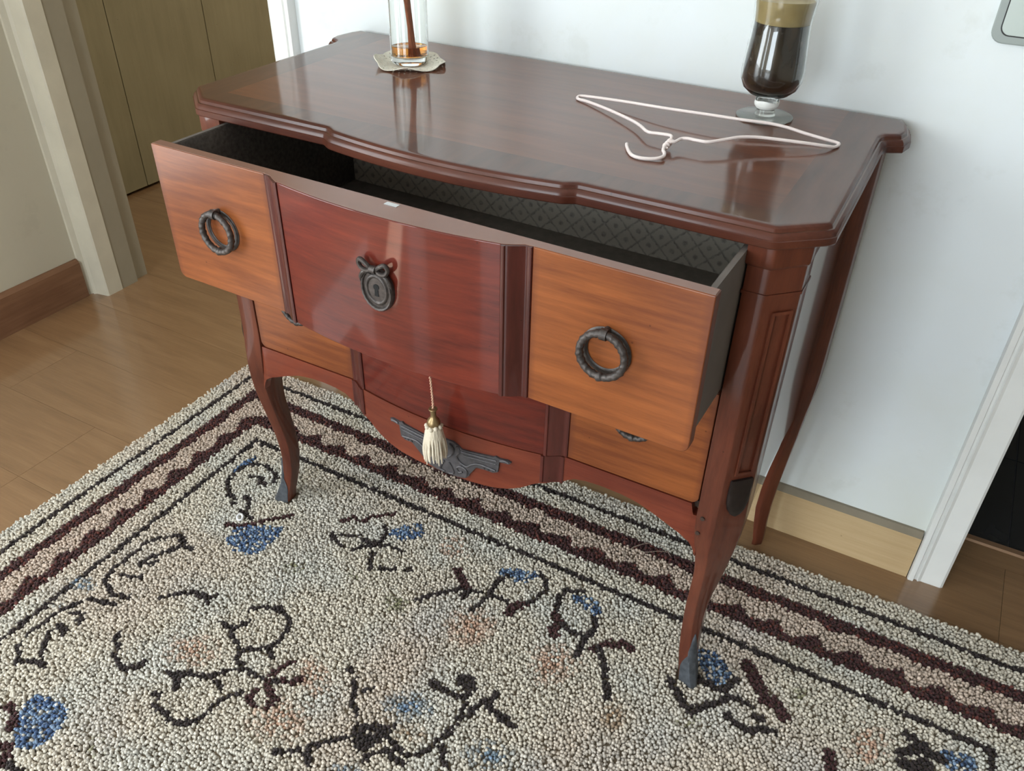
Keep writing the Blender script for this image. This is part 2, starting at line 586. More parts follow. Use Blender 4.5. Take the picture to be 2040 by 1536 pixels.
baseboard('baseboard_back', LD1 + 0.065, RD0 - 0.063, 0.0, 0.108)
pts = [(X0, 0), (X0 + 0.015, 0), (X0 + 0.015, 0.103), (X0 + 0.006, 0.112), (X0, 0.112)]
LBOARD = wood('brown_oak_baseboard', lin((150, 112, 84)), lin((112, 78, 56)), grain=(12, 1.2, 22), seed=9.0, coat=0.15, coat_rough=0.25, rough=0.5, contrast=0.6)
bm = bmesh.new()
for ya, yb in ((Y0, -0.074),):
    add_prism(bm, pts, 'y', ya, yb)
tag(link('baseboard_left', finish(bm, 'baseboard_left'), LBOARD), kind='structure')


def casing(name, xi, xo, yw, z1, mat, thick=0.02):
    """door casing upright: xi = edge at the opening, xo = outer edge; thicker beaded outer edge"""
    s = 1 if xo > xi else -1
    W = abs(xo - xi)
    prof = [(0, 0), (0, -0.009), (0.004, -0.012), (W * 0.62, -0.013), (W * 0.70, -0.016), (W * 0.74, -0.0125), (W * 0.80, -0.0125),
            (W * 0.83, -thick), (W * 0.97, -thick), (W, -thick + 0.004), (W, 0)]
    pts = [(xi + s * a, yw + b) for a, b in prof]
    o = prism(name, pts, 'z', 0.0, z1, mat, smooth=25)
    return tag(o, kind='structure')


casing('trim_1', LD1, LD1 + 0.062, 0.0, 2.14, TRIMW)
casing('trim_2', RD0, RD0 - 0.061, 0.0, 2.14, TRIMW)
# left doorway: casing beside the corner and the deep lining behind it
pts = [(LD0, -0.046), (LD0 - 0.004, -0.050), (LD0 - 0.040, -0.056), (LD0 - 0.046, -0.062), (LD0 - 0.050, -0.058), (LD0 - 0.056, -0.072), (LD0 - 0.0638, -0.072), (LD0 - 0.0638, 0.0), (LD0, 0.0)]
tag(prism('trim_3', pts, 'z', 0, 2.14, TRIMB, smooth=25), kind='structure')
pts = [(LD0 - 0.02, -0.045), (LD0 - 0.002, -0.045), (LD0 - 0.002, 0.055), (LD0 - 0.014, 0.055), (LD0 - 0.014, WB), (LD0 - 0.02, WB)]
tag(prism('trim_4', pts, 'z', 0, 2.08, REVEAL), kind='structure')
tag(box('trim_5', (LD1 - 0.0, 0.0, 0), (LD1 + 0.005, WB, 2.08), TRIMW), kind='structure')
tag(box('trim_6', (LD0 - 0.06, -0.02, 2.08), (LD1 + 0.06, 0.0, 2.15), TRIMW, bev=0.003), kind='structure')
tag(box('trim_7', (RD0 - 0.06, -0.02, 2.08), (RD1 + 0.06, 0.0, 2.15), TRIMW, bev=0.003), kind='structure')
casing('trim_8', RD1, RD1 + 0.061, 0.0, 2.14, TRIMW)
tag(box('trim_9', (RD0 - 0.005, 0.0, 0), (RD0, WB, 2.08), TRIMW), kind='structure')

# the dark tiled room behind the right doorway
sf = box('floor_side_room', (0.30, 0.165, -0.0124), (X1, 2.25, -0.004), GROUTM)
tag(sf, kind='structure')
bm = bmesh.new()
TS = 0.30
add_box(bm, (0.0015, 0.0015, -0.004), (TS - 0.0015, TS - 0.0015, 0.0))
bevel_bm(bm, 0.001, 1)
tm = finish(bm, 'tile')
tm.materials.append(TILEM)
for i in range(7):
    for j in range(7):
        xx, yy = 0.30 + 0.275 + (i - 1) * TS, 0.165 + j * TS
        if xx < 0.30 or xx + TS > X1 or yy + TS > 2.27: continue
        o = bpy.data.objects.new('tile', tm)
        COL.objects.link(o)
        o.location = (xx, yy, 0)
        o.parent = sf
tag(prism('trim_10', [(0.147, 0), (0.150, 0.004), (0.163, 0.004), (0.167, 0)], 'x', RD0, RD1,
          plain('brown_threshold_strip', lin((150, 118, 92)), 0.35, metal=0.3)), kind='structure')

# built-in wardrobe in the hall
wd = empty('wardrobe', (-2.2, 1.0, 0))
tag(wd, 'tall beige wardrobe with plain flush doors seen through the left doorway', 'wardrobe')


def wpart(name, a, b, mat, bev=0.0):
    o = box(name, tuple(np.array(a) - (-2.2, 1.0, 0)), tuple(np.array(b) - (-2.2, 1.0, 0)), mat, wd, bev)
    return o


wpart('carcass', (-2.55, 0.11, 0.03), (-1.957, 2.2, 2.4), DARKIN)
wpart('plinth', (-2.52, 0.115, 0.0), (-1.985, 2.195, 0.03), DARKIN)
for i in range(5):
    ya = 0.550 + (i - 1) * 0.396
    wpart('door', (-1.955, ya + 0.0016, 0.012), (-1.935, ya + 0.3944, 2.38), WARD, 0.0012)

# grey panel with a rounded frame on the wall
PANEL = plain('grey_green_panel_plastic', lin((186, 196, 190)), 0.25)
PANELF = plain('grey_panel_frame', lin((150, 158, 154)), 0.4)


def rrect(x0, x1, z0, z1, r, n=6):
    P = []
    for cx, cz, a0 in ((x1 - r, z1 - r, 0), (x0 + r, z1 - r, 90), (x0 + r, z0 + r, 180), (x1 - r, z0 + r, 270)):
        for k in range(n + 1):
            t = math.radians(a0 + 90 * k / n)
            P.append((cx + r * math.cos(t), cz + r * math.sin(t)))
    return P


wp = empty('wall_panel', (0.68, 0, 0.933))
tag(wp, 'grey rounded panel with a thin dark seam mounted on the white wall', 'panel')
off = lambda pts: [(a - 0.68, b - 0.933) for a, b in pts]
prism('frame', off(rrect(0.552, 0.81, 0.933, 1.26, 0.016)), 'y', -0.006, 0.0, PANELF, wp, 0.0015)
prism('seam', off(rrect(0.5615, 0.8005, 0.9425, 1.2505, 0.012)), 'y', -0.0064, -0.002, plain('black_seam', (0.02, 0.02, 0.02), 0.6), wp)
prism('cover', off(rrect(0.5630, 0.7990, 0.9440, 1.2490, 0.011)), 'y', -0.0072, -0.002, PANEL, wp, 0.0006)

# ------------------------------------------------------------------ the commode
HT = 0.82
YF = -0.466
cm = empty('commode', (0, -0.25, 0))
tag(cm, 'antique two-drawer cherry commode with bowed front, cabriole legs and open upper drawer', 'commode')
CO = np.array([0, -0.25, 0.0])


def to_cm(o):
    """mesh authored in room coordinates, hung under the commode empty"""
    o.parent = cm
    o.matrix_parent_inverse = Matrix.Translation(-Vector(CO))
    return o


def front(x):
    """forward bulge of the breakfront (metres in front of the flat panels)"""
    a = abs(x)
    if a >= 0.188: return 0.0
    if a >= 0.161:
        t = (0.188 - a) / 0.027
        return 0.0125 * (t * t * (3 - 2 * t))
    return 0.0125 + 0.0155 * (1 - (a / 0.161) ** 2)


# --- top slab
half = [(0.0, -0.010), (0.30, -0.010), (0.477, -0.0115), (0.4845, -0.030), (0.4890, -0.062), (0.4850, -0.080), (0.476, -0.0855),
        (0.4675, -0.0905), (0.4625, -0.0985), (0.4605, -0.110), (0.4625, -0.27), (0.4637, -0.4225), (0.4612, -0.4265), (0.4185, -0.4630),
        (0.4140, -0.4645), (0.1875, -0.4645)]
for k in range(1, 7):
    t = k / 6
    half.append((0.1875 - 0.0235 * t, -0.4645 - 0.0105 * (t * t * (3 - 2 * t))))
for k in range(1, 13):
    t = 1 - k / 12
    half.append((0.164 * t, -0.475 - 0.0150 * (1 - t * t)))
outl = half[:-1] + [(0.0, half[-1][1])] + [(-a, b) for a, b in half[1:-1][::-1]]


def offset(pts, d):
    P = np.array(pts)
    n = len(P)
    out = []
    for i in range(n):
        e0 = P[i] - P[i - 1]
        e1 = P[(i + 1) % n] - P[i]
        e0 /= np.linalg.norm(e0)
        e1 /= np.linalg.norm(e1)
        n0 = np.array([e0[1], -e0[0]])
        n1 = np.array([e1[1], -e1[0]])
        m = n0 + n1
        m /= np.linalg.norm(m)
        out.append(P[i] + m * d / max(m @ n0, 0.5))
    return out


_a = np.array(outl)
area2 = np.sum(_a[:, 0] * np.roll(_a[:, 1], -1) - np.roll(_a[:, 0], -1) * _a[:, 1])
sg = 1 if area2 > 0 else -1
prof = [(-0.0060, 0.8200), (-0.0012, 0.8200), (0.0008, 0.8194), (0.0028, 0.8176), (0.0036, 0.8150), (0.0040, 0.8140), (0.0058, 0.8136), (0.0078, 0.8118),
        (0.0094, 0.8092), (0.0098, 0.8068), (0.0112, 0.8062), (0.0112, 0.7985), (0.0104, 0.7972), (-0.02, 0.7972)]
bm = bmesh.new()
rings = []
for d, z in prof:
    rings.append([(p[0], min(p[1], -0.006), z) for p in offset(outl, d * sg)])
add_loft(bm, rings)
bmesh.ops.triangulate(bm, faces=[f for f in bm.faces if len(f.verts) > 4])
top = to_cm(link('top', finish(bm, 'top', 28), TOPM))
top.data.materials.append(EDGE)
for p in top.data.polygons:
    if p.normal.z < 0.97: p.material_index = 1

# --- legs: post plus cabriole, lofted from the traced section (inner corner I, front edge B, chamfer c)
tabz = [0.0, 0.03, 0.06, 0.09, 0.12, 0.15, 0.18, 0.21, 0.24, 0.27, 0.30, 0.33, 0.36, 0.385, 0.41, 0.43]
Ix = [.4150, .4110, .4050, .4012, .3998, .3993, .3998, .4013, .4031, .4042, .4030, .3985, .3940, .3920, .3908, .3905]
Iy = [-.4455, -.4440, -.4390, -.4345, -.4335, -.4343, -.4382, -.4425, -.4475, -.4530, -.4590, -.4630, -.4665, -.4680, -.4680, -.4675]
Bx = [.4325, .4293, .4234, .4200, .4173, .4165, .4169, .4182, .4198, .4212, .4218, .4222, .4225, .4225, .4220, .4215]
By = [-.4490, -.4465, -.4410, -.4375, -.4375, -.4400, -.4440, -.4490, -.4550, -.4610, -.4665, -.4700, -.4710, -.4700, -.4685, -.4675]
Cc = [.0070, .0070, .0072, .0088, .0102, .0116, .0131, .0152, .0187, .0222, .0257, .0290, .0310, .0318, .0318, .0318]
Dp = [.0240, .0230, .0230, .0250, .0280, .0300, .0320, .0340, .0360, .0390, .0430, .0470, .0520, .0560, .0600, .0640]


def leg_sec(z, sx, grow=0.0, zoff=0.0):
    sh = sx * 0.004 * float(np.clip((z - 0.33) / 0.08, 0, 1))
    I = np.array([np.interp(z, tabz, Ix) + sh, np.interp(z, tabz, Iy)])
    B = np.array([np.interp(z, tabz, Bx), np.interp(z, tabz, By)])
    c = np.interp(z, tabz, Cc)
    d = np.interp(z, tabz, Dp)
    yb = min(I[1], B[1]) + d + c * 0.3
    P = [(I[0], I[1]), (B[0], B[1]), (B[0] + c, B[1] + c), (B[0] + c, max(yb, B[1] + c + 0.004)), (I[0], max(yb, B[1] + c + 0.004))]
    if grow:
        P = offset(P, grow)
    return [(sx * p[0], p[1], z + zoff) for p in P]


def front_leg(sx):
    bm = bmesh.new()
    zs = [(0.010, 0)] + [(z, 0) for z in np.arange(0.03, 0.431, 0.0133)] + [(0.46, 0), (0.735, 0), (0.7355, 0.0014), (0.739, 0.0014), (0.7395, 0), (0.770, 0), (0.772, 0.0018), (0.775, 0.0028), (0.7972, 0.0028)]
    add_loft(bm, [leg_sec(z, sx, g) for z, g in zs])
    bmesh.ops.recalc_face_normals(bm, faces=bm.faces[:])
    es = [e for e in bm.edges if abs(e.verts[0].co.z - e.verts[1].co.z) > 0.002]
    es = [e for e in es if len(e.link_faces) == 2 and e.calc_face_angle(0) > 0.4]
    bmesh.ops.bevel(bm, geom=es, offset=0.0013, segments=2, profile=0.5, affect='EDGES', clamp_overlap=True)
    leg = to_cm(link('leg', finish(bm, 'leg', 35), POST))
    C = 0.0318
    # recessed-looking moulded panel on the canted face
    bm = bmesh.new()
    u = Vector((sx * 0.7071, 0.7071, 0))
    nrm = Vector((sx * 0.7071, -0.7071, 0))
    mid = Vector((sx * (0.4215 + C / 2) + 0.004, -0.4675 + C / 2, 0))
    for a0, a1, z0, z1, t in ((-0.0135, -0.0095, 0.475, 0.712, .0008), (0.0095, 0.0135, 0.475, 0.712, .0008), (-0.0135, 0.0135, 0.712, 0.716, .0008),
                              (-0.0135, 0.0135, 0.471, 0.475, .0008)):
        v = []
        for t_ in (-0.001, t):
            for aa, zz in ((a0, z0), (a1, z0), (a1, z1), (a0, z1)):
                p = mid + u * aa + nrm * t_
                v.append(bm.verts.new((p.x, p.y, zz)))
        for f in [(0, 3, 2, 1), (4, 5, 6, 7), (0, 1, 5, 4), (1, 2, 6, 5), (2, 3, 7, 6), (3, 0, 4, 7)]:
            bm.faces.new([v[i] for i in f])
    bevel_bm(bm, 0.0005, 1)
    o = link('flute_moulding', finish(bm, 'flute_moulding', 35), POST, leg)
    # dark metal mount over the knee
    bm = bmesh.new()
    rings = []
    kz = [(0.462, .0150, .0012), (0.459, .0162, .0034), (0.448, .0166, .0052), (0.434, .0166, .0068), (0.422, .0160, .0080), (0.411, .0130, .0076), (0.403, .0080, .0055), (0.399, .0022, .0022)]
    for z, hw, dp in kz:
        c = np.interp(z, tabz, Cc)
        B = np.array([np.interp(z, tabz, Bx), np.interp(z, tabz, By)])
        m = Vector((sx * (B[0] + c / 2) + 0.004, B[1] + c / 2, z))
        r = []
        for k in range(13):
            t = -1 + 2 * k / 12
            p = m + u * (hw * t) + nrm * (dp * 0.6 * (1 - t * t) ** 0.5 + 0.0004)
            r.append((p.x, p.y, p.z))
        p1 = m + u * hw - nrm * 0.003
        p0 = m - u * hw - nrm * 0.003
        r += [(p1.x, p1.y, z), (p0.x, p0.y, z)]
        rings.append(r)
    add_loft(bm, rings)
    o = link('knee_mount', finish(bm, 'knee_mount', 50), KNEE, leg)
    o['label'] = 'dark metal mount on the knee'
    # sabot: metal shoe over the outer corner of the foot, flaring to a toe
    bm = bmesh.new()
    rings = []
    for z, f, g in ((0.0090, .93, .0095), (0.0140, .93, .0105), (0.0200, .92, .0080), (0.0290, .90, .0046), (0.0400, .85, .0028), (0.0500, .65, .0020), (0.0590, .38, .0014), (0.0680, .08, .0008)):
        P = [np.array(q[:2]) for q in leg_sec(max(z, 0.0105), sx)]
        I_, B_, C_, D_ = P[0], P[1], P[2], P[3]
        nn = np.array([sx * 0.7071, -0.7071])
        p0, p3 = B_ + (I_ - B_) * f, C_ + (D_ - C_) * f
        k_ = 0.0012
        ring_ = [p0 + np.array([0, -k_]), B_ * .5 + p0 * .5 + np.array([0, -k_]) + nn * g * .45, B_ + nn * g * .9 + np.array([0, -k_ * .5]), (B_ + C_) / 2 + nn * g * 1.12, C_ + nn * g * .9 + np.array([sx * k_ * .5, 0]),
                 C_ * .5 + p3 * .5 + np.array([sx * k_, 0]) + nn * g * .45, p3 + np.array([sx * k_, 0]), (p0 + p3) / 2 * .4 + (B_ + C_) / 2 * .6]
        rings.append([(q[0], q[1], z) for q in ring_])
    add_loft(bm, rings)
    # acanthus tongue running up the outer corner
    rings = []
    for z, hw in ((0.055, .0075), (0.075, .0072), (0.092, .0052), (0.105, .0030), (0.114, .0006)):
        c = np.interp(z, tabz, Cc)
        B = np.array([np.interp(z, tabz, Bx), np.interp(z, tabz, By)])
        m = Vector((sx * (B[0] + c / 2), B[1] + c / 2, z))
        r = []
        for k in range(7):
            t = -1 + 2 * k / 6
            p = m + u * hw * t + nrm * (0.0022 * (1 - t * t) + 0.0006)
            r.append((p.x, p.y, z))
        p1 = m + u * hw - nrm * 0.002
        p0 = m - u * hw - nrm * 0.002
        r += [(p1.x, p1.y, z), (p0.x, p0.y, z)]
        rings.append(r)
    add_loft(bm, rings)
    o = link('sabot', finish(bm, 'sabot', 40), SLATE, leg)
    o['label'] = 'grey metal foot shoe'
    # dowel ends
    if sx > 0:
        for zz, xx in ((0.388, 0.404), (0.358, 0.401)):
            bm = bmesh.new()
            yy = np.interp(zz, tabz, Iy)
            add_tube(bm, [(xx, yy - 0.0028, zz), (xx, yy + 0.003, zz)], 0.0032, 10)
            link('dowel', finish(bm, 'dowel', 40), DARKIN, leg)
    return leg


front_leg(1)
front_leg(-1)


def rear_leg(sx):
    bm = bmesh.new()
    T = [(0.0, .4330, .4500, -.078, -.052), (0.012, .4335, .4505, -.079, -.052), (0.05, .4270, .4480, -.076, -.048), (0.09, .4230, .4480, -.074, -.045), (0.14, .4245, .4500, -.075, -.042),
         (0.19, .4295, .4540, -.078, -.038), (0.24, .4365, .4580, -.082, -.034), (0.28, .4410, .4615, -.085, -.030), (0.32, .4435, .4640, -.087, -.026), (0.36, .4435, .4680, -.088, -.022),
         (0.40, .4435, .4700, -.088, -.020), (0.45, .4435, .4700, -.088, -.020), (0.7972, .4435, .4700, -.088, -.020)]
    Tz = [t[0] for t in T]
    rings = []
    for z in list(np.arange(0, 0.451, 0.015)) + [0.7972]:
        xl, xr, yf, yb = [np.interp(z, Tz, [t[i] for t in T]) for i in (1, 2, 3, 4)]
        c = min(0.022, (xr - xl) * 0.62)
        rings.append([(sx * xl, yf, z), (sx * (xr - c), yf, z), (sx * xr, yf + c * 0.9, z), (sx * xr, yb, z), (sx * xl, yb, z)])
    add_loft(bm, rings)
    bmesh.ops.recalc_face_normals(bm, faces=bm.faces[:])
    es = [e for e in bm.edges if abs(e.verts[0].co.z - e.verts[1].co.z) > 0.002 and len(e.link_faces) == 2 and e.calc_face_angle(0) > 0.4]
    bmesh.ops.bevel(bm, geom=es, offset=0.0012, segments=2, profile=0.5, affect='EDGES', clamp_overlap=True)
    to_cm(link('leg', finish(bm, 'leg', 35), POST))


rear_leg(1)
rear_leg(-1)
for sx in (1, -1):
    a, b = sorted((sx * 0.436, sx * 0.4500))
    pts = [(-0.415, 0.345), (-0.39, 0.352), (-0.33, 0.358), (-0.25, 0.352), (-0.17, 0.340), (-0.075, 0.318), (-0.075, 0.7972), (-0.415, 0.7972)]
    to_cm(prism('side_panel', pts, 'x', a, b, SIDE, None, 0.0008))
to_cm(box('back_panel', (-0.4435, -0.030, 0.34), (0.4435, -0.021, 0.797), DARKIN))
to_cm(box('bottom_board', (-0.43, -0.455, 0.392), (0.43, -0.03, 0.403), DARKIN))

# --- apron under the lower drawer
zbx = [0.0, 0.05, 0.085, 0.11, 0.132, 0.150, 0.161, 0.177, 0.190, 0.200, 0.210, 0.230, 0.254, 0.285, 0.309, 0.335, 0.357, 0.378, 0.390, 0.397, 0.402]
zbz = [0.312, 0.3125, 0.315, 0.321, 0.331, 0.344, 0.3495, 0.3525, 0.356, 0.3635, 0.3700, 0.3745, 0.3760, 0.3745, 0.3706, 0.3610, 0.3510, 0.3420, 0.3330, 0.3220, 0.3060]
xs = sorted(set([round(s * v, 5) for s in (1, -1) for v in list(np.linspace(0, 0.16, 17)) + list(np.linspace(0.161, 0.189, 8)) + list(np.linspace(0.192, 0.385, 22)) + list(np.linspace(0.388, 0.402, 8))]))
bm = bmesh.new()
rings = []
for x in xs:
    zb = np.interp(abs(x), zbx, zbz)
    yf = YF - front(x)
    k = max(0.0, (abs(x) - 0.385) / 0.017)
    yf += 0.004 * k
    zt = 0.4045 - 0.02 * min(1.0, k * 4)
    rings.append([(x, yf, zt), (x, yf, zb), (x, YF + 0.018, zb), (x, YF + 0.018, zt)])
add_loft(bm, rings)
apron = to_cm(link('apron', finish(bm, 'apron', 35), APRON))
# moulded strips of the apron
def strip(name, sx, z0, z1, yo, parent, mat=STRIP):
    P = [(0.1925, 0.0), (0.1925, 0.0008), (0.1915, 0.0016), (0.1890, 0.0016), (0.1875, 0.0008), (0.1845, 0.0020), (0.1815, 0.0036), (0.1775, 0.0062), (0.1735, 0.0090), (0.1700, 0.0112), (0.1675, 0.0122), (0.1660, 0.0124), (0.1650, 0.0145), (0.1620, 0.0150),
         (0.1605, 0.0140), (0.1605, -0.004), (0.1925, -0.004)]
    pts = [(sx * a, yo - b) for a, b in P]
    return prism(name, pts, 'z', z0, z1, mat, parent, 0.0, 50)


for sx in (1, -1):
    o = strip('moulded_strip', sx, 0.354, 0.4043, YF, apron)

# bronze mount of the apron, laid on the bow
hp = [(0.0, .3835), (.012, .3835), (.020, .3795), (.028, .3740), (.080, .3790), (.084, .3815), (.090, .3790), (.103, .3800), (.109, .3775), (.106, .3735), (.090, .3725),
      (.088, .3520), (.080, .3480), (.066, .3490), (.060, .3545), (.052, .3480), (.045, .3520), (.041, .3410), (.040, .3270), (.033, .3185), (.020, .3160), (0.0, .3150)]
full = hp + [(-a, b) for a, b in hp[1:-1][::-1]]
full = [(a + 0.008, b) for a, b in full]
bm = bmesh.new()


def on_bow(x, t):
    return YF - front(x) - t


v0 = [bm.verts.new((a, on_bow(a, 0.0032), b)) for a, b in full]
v1 = [bm.verts.new((a, on_bow(a, -0.001), b)) for a, b in full]
fc = bm.faces.new(v0)
n = len(full)
for i in range(n):
    bm.faces.new((v0[i], v0[(i + 1) % n], v1[(i + 1) % n], v1[i]))
bmesh.ops.triangulate(bm, faces=[fc])


def ridge(pts, r):
    add_tube(bm, [(a + 0.008, on_bow(a + 0.008, 0.0035), b) for a, b in spline(pts, 4)], r, 6)


for s in (1, -1):
    ridge([(s * .026, .3700), (s * .05, .3715), (s * .086, .3735)], .0016)
    ridge([(s * .030, .3640), (s * .05, .3655), (s * .085, .3670)], .0012)
    ridge([(s * .020, .3780), (s * .024, .368), (s * .018, .358), (s * .024, .348), (s * .036, .344), (s * .044, .351), (s * .058, .357), (s * .084, .354)], .0020)
    ridge([(s * .034, .322), (s * .036, .334), (s * .026, .340), (s * .018, .334), (s * .022, .327), (s * .028, .330)], .0019)
    ridge([(s * .006, .379), (s * .013, .370), (s * .010, .358), (s * .003, .350)], .0018)
    ridge([(s * .004, .340), (s * .010, .330), (s * .012, .321), (s * .004, .318)], .0018)
    ridge([(s * .092, .3762), (s * .099, .378), (s * .105, .3762)], .0022)
    for q in range(3):
        ridge([(s * (.066 + .007 * q), .3505), (s * (.066 + .007 * q), .3530)], .0015)
o = link('apron_mount', finish(bm, 'apron_mount', 40), MOUNT, apron)
o['label'] = 'dark bronze scrolled mount'


# --- drawers
def ring_handle(parent, x, z, yo, tilt=0.12):
    bm = bmesh.new()
    # flat backing ring on the panel
    R, N = 0.0262, 64
    rings = []
    for k in range(N):
        t = 2 * math.pi * k / N
        rr = []
        for q in range(6):
            s = 2 * math.pi * q / 6
            rad = R + 0.0042 * math.cos(s)
            rr.append((x + rad * math.sin(t), yo - 0.0006 + 0.0016 * math.sin(s), z + rad * math.cos(t)))
        rings.append(rr)
    rings.append(rings[0])
    add_loft(bm, rings, cap=False)
    # wreath ring hanging from the stud at its top
    R = 0.0268
    N = 144
    rings = []
    for k in range(N):
        t = 2 * math.pi * k / N
        f = abs(((t / (2 * math.pi) * 18) % 1.0) * 2 - 1)
        rr = []
        for q in range(10):
            s = 2 * math.pi * q / 10
            tw = 0.5 + 0.5 * math.cos(2 * s + t * 24)
            mr = 0.0042 + 0.0011 * tw * f
            if abs(math.cos(t / 2)) < 0.06: mr += 0.0008
            rad = R + mr * math.cos(s)
            zz = rad * math.cos(t)
            rr.append((x + rad * math.sin(t), yo - 0.0105 + mr * math.sin(s) - tilt * (R - zz) * 0.5 * 0.6, z + zz))
        rings.append(rr)
    rings.append(rings[0])
    add_loft(bm, rings, cap=False)
    add_tube(bm, [(x, yo + 0.002, z + R + 0.001), (x, yo - 0.012, z + R + 0.001)], 0.0042, 10)
    add_tube(bm, [(x - 0.004, yo - 0.0105, z + R), (x + 0.004, yo - 0.0105, z + R)], 0.0066, 12)
    bmesh.ops.remove_doubles(bm, verts=bm.verts[:], dist=1e-6)
    o = link('ring_handle', finish(bm, 'ring_handle', 50), BRONZE, parent)
    o['label'] = 'dark bronze wreath ring pull'
    return o


def escutcheon(parent, x, z, yo):
    bm = bmesh.new()
    N = 48
    prof = [(0.0, 0.0052), (0.30, 0.0052), (0.52, 0.0048), (0.56, 0.0064), (0.62, 0.0068), (0.68, 0.0060), (0.72, 0.0044), (0.82, 0.0042), (0.86, 0.0062), (0.93, 0.0068), (0.985, 0.0050), (1.0, 0.0)]
    rings = []
    for r, t in prof:
        rr = []
        for k in range(N):
            a = 2 * math.pi * k / N
            bead = 0.0006 * (k % 2) if r > 0.84 and r < 0.99 else 0
            rr.append((x + 0.0240 * max(r, 0.001) * math.sin(a), yo - t - bead, z + 0.0295 * max(r, 0.001) * math.cos(a)))
        rings.append(rr)
    add_loft(bm, rings, cap=True)
    # ribbon bow above
    for s in (1, -1):
        pts = [(x + s * .003, yo - .007, z + .0275), (x + s * .010, yo - .009, z + .0345), (x + s * .018, yo - .009, z + .0385), (x + s * .0215, yo - .008, z + .0330),
               (x + s * .0175, yo - .008, z + .0265), (x + s * .010, yo - .008, z + .0250), (x + s * .003, yo - .007, z + .0275)]
        add_tube(bm, spline(pts, 4), 0.0030, 8)
        pts = [(x + s * .006, yo - .006, z + .0235), (x + s * .016, yo - .0065, z + .0215), (x + s * .0215, yo - .006, z + .0130), (x + s * .0235, yo - .005, z + .006)]
        add_tube(bm, spline(pts, 4), [0.0030] * 9 + [0.0022, 0.0016, 0.0012, 0.0008], 8)
    add_tube(bm, [(x - .004, yo - .008, z + .0285), (x + .004, yo - .008, z + .0285)], 0.0048, 10)
    o = link('escutcheon', finish(bm, 'escutcheon', 45), BRONZE, parent)
    o['label'] = 'dark oval bronze keyhole plate topped by a ribbon bow'
    bm = bmesh.new()
    pts = []
    for k in range(15):
        a = math.radians(-55 + 290 * k / 14)
        pts.append((x + 0.0042 * math.cos(a), z + 0.0035 + 0.0042 * math.sin(a)))
    pts += [(x - 0.0030, z - 0.0085), (x + 0.0030, z - 0.0085)]
    add_prism(bm, pts, 'y', yo - 0.0058, yo - 0.004)
    link('keyhole', finish(bm, 'keyhole'), BLACK, parent)
    return o


def drawer(loc, rz, z0, z1, depth, xw, dz=0.0, tl=0.12, sl=0.383, sr=0.390):
    T = 0.017
    bm = bmesh.new()
    zt, zb = z1 - 0.003, z0 + 0.006
    add_box(bm, (-sl, T, zb), (-sl + 0.006, depth, zt))
    add_box(bm, (sr - 0.006, T, zb), (sr, depth, zt - 0.001))
    add_box(bm, (-sl + 0.006, depth - 0.012, zb), (sr - 0.006, depth, zt - 0.01))
    add_box(bm, (-sl + 0.006, T, zb), (sr - 0.006, depth - 0.012, zb + 0.0169))
    dr = link('drawer', finish(bm, 'drawer'), RAWWOOD)
    dr.parent = cm
    dr.location = Vector(loc) - Vector(CO)
    dr.rotation_euler.z = rz
    o = box('lining_paper', (-sl + 0.0061, depth - 0.0132, zb + 0.0062), (sr - 0.0061, depth - 0.0121, zt - 0.011), PAPER, dr)
    o['label'] = 'grey patterned lining paper'
    box('side_lining', (-sl + 0.0061, T + 0.001, zb + 0.0182), (-sl + 0.0068, depth - 0.0133, zt - 0.001), SPECK, dr)
    box('side_lining', (sr - 0.0068, T + 0.001, zb + 0.0182), (sr - 0.0061, depth - 0.0133, zt - 0.001), SPECK, dr)
    box('bottom_lining', (-sl + 0.0061, T + 0.001, zb + 0.017), (sr - 0.0061, depth - 0.0133, zb + 0.018), BOTTOM, dr)
    # flat orange panels with rounded lower outer corners
    for sx in (1, -1):
        r = 0.011
        P = [(0.1930, z0), (xw - r, z0)]
        for k in range(1, 7):
            a = math.radians(-90 + 90 * k / 6)
            P.append((xw - r + r * math.cos(a), z0 + r + r * math.sin(a)))
        P += [(xw, z1), (0.1930, z1)]
        prism('veneer_panel', [(sx * a, b) for a, b in P], 'y', 0.0, T, ORANGE, dr, 0.0012)
        strip('moulded_strip', sx, z0 + 0.0003, z1 - 0.0003, 0.0, dr)
    # bowed red centre
    X = np.linspace(-0.1605, 0.1605, 33)
    P = [(x, -front(x)) for x in X] + [(0.1605, T), (-0.1605, T)]
    prism('centre_panel', P, 'z', z0, z1, RED, dr, 0.0010, 12)
    # solid core behind the strips (its top edge shows from above)
    X = np.linspace(-0.1925, 0.1925, 41)
    P = [(x, -max(front(x) - 0.004, -0.002)) for x in X] + [(0.1925, T), (-0.1925, T)]
    for sx in (1, -1):
        a, b = sorted((sx * 0.1606, sx * 0.1929))
        box('core', (a, 0.001, z0 + 0.0003), (b, T, z1 - 0.0003), RED, dr)
    X = np.linspace(-0.1925, 0.1925, 41)
    P = [(-xw + 0.0016, 0.0016)] + [(x, -front(x) + 0.0016) for x in X] + [(xw - 0.0016, 0.0016), (xw - 0.0016, T - 0.001), (-xw + 0.0016, T - 0.001)]
    prism('lipping', P, 'z', z1 - 0.0006, z1 + 0.0004, LIP, dr)
    zc = (z0 + z1) / 2 + dz
    ring_handle(dr, 0.288, zc, 0.0, tl)
    ring_handle(dr, -0.288, zc, 0.0, tl)
    escutcheon(dr, 0.0, zc + 0.007, -front(0) + 0.0005)  # noqa
    return dr


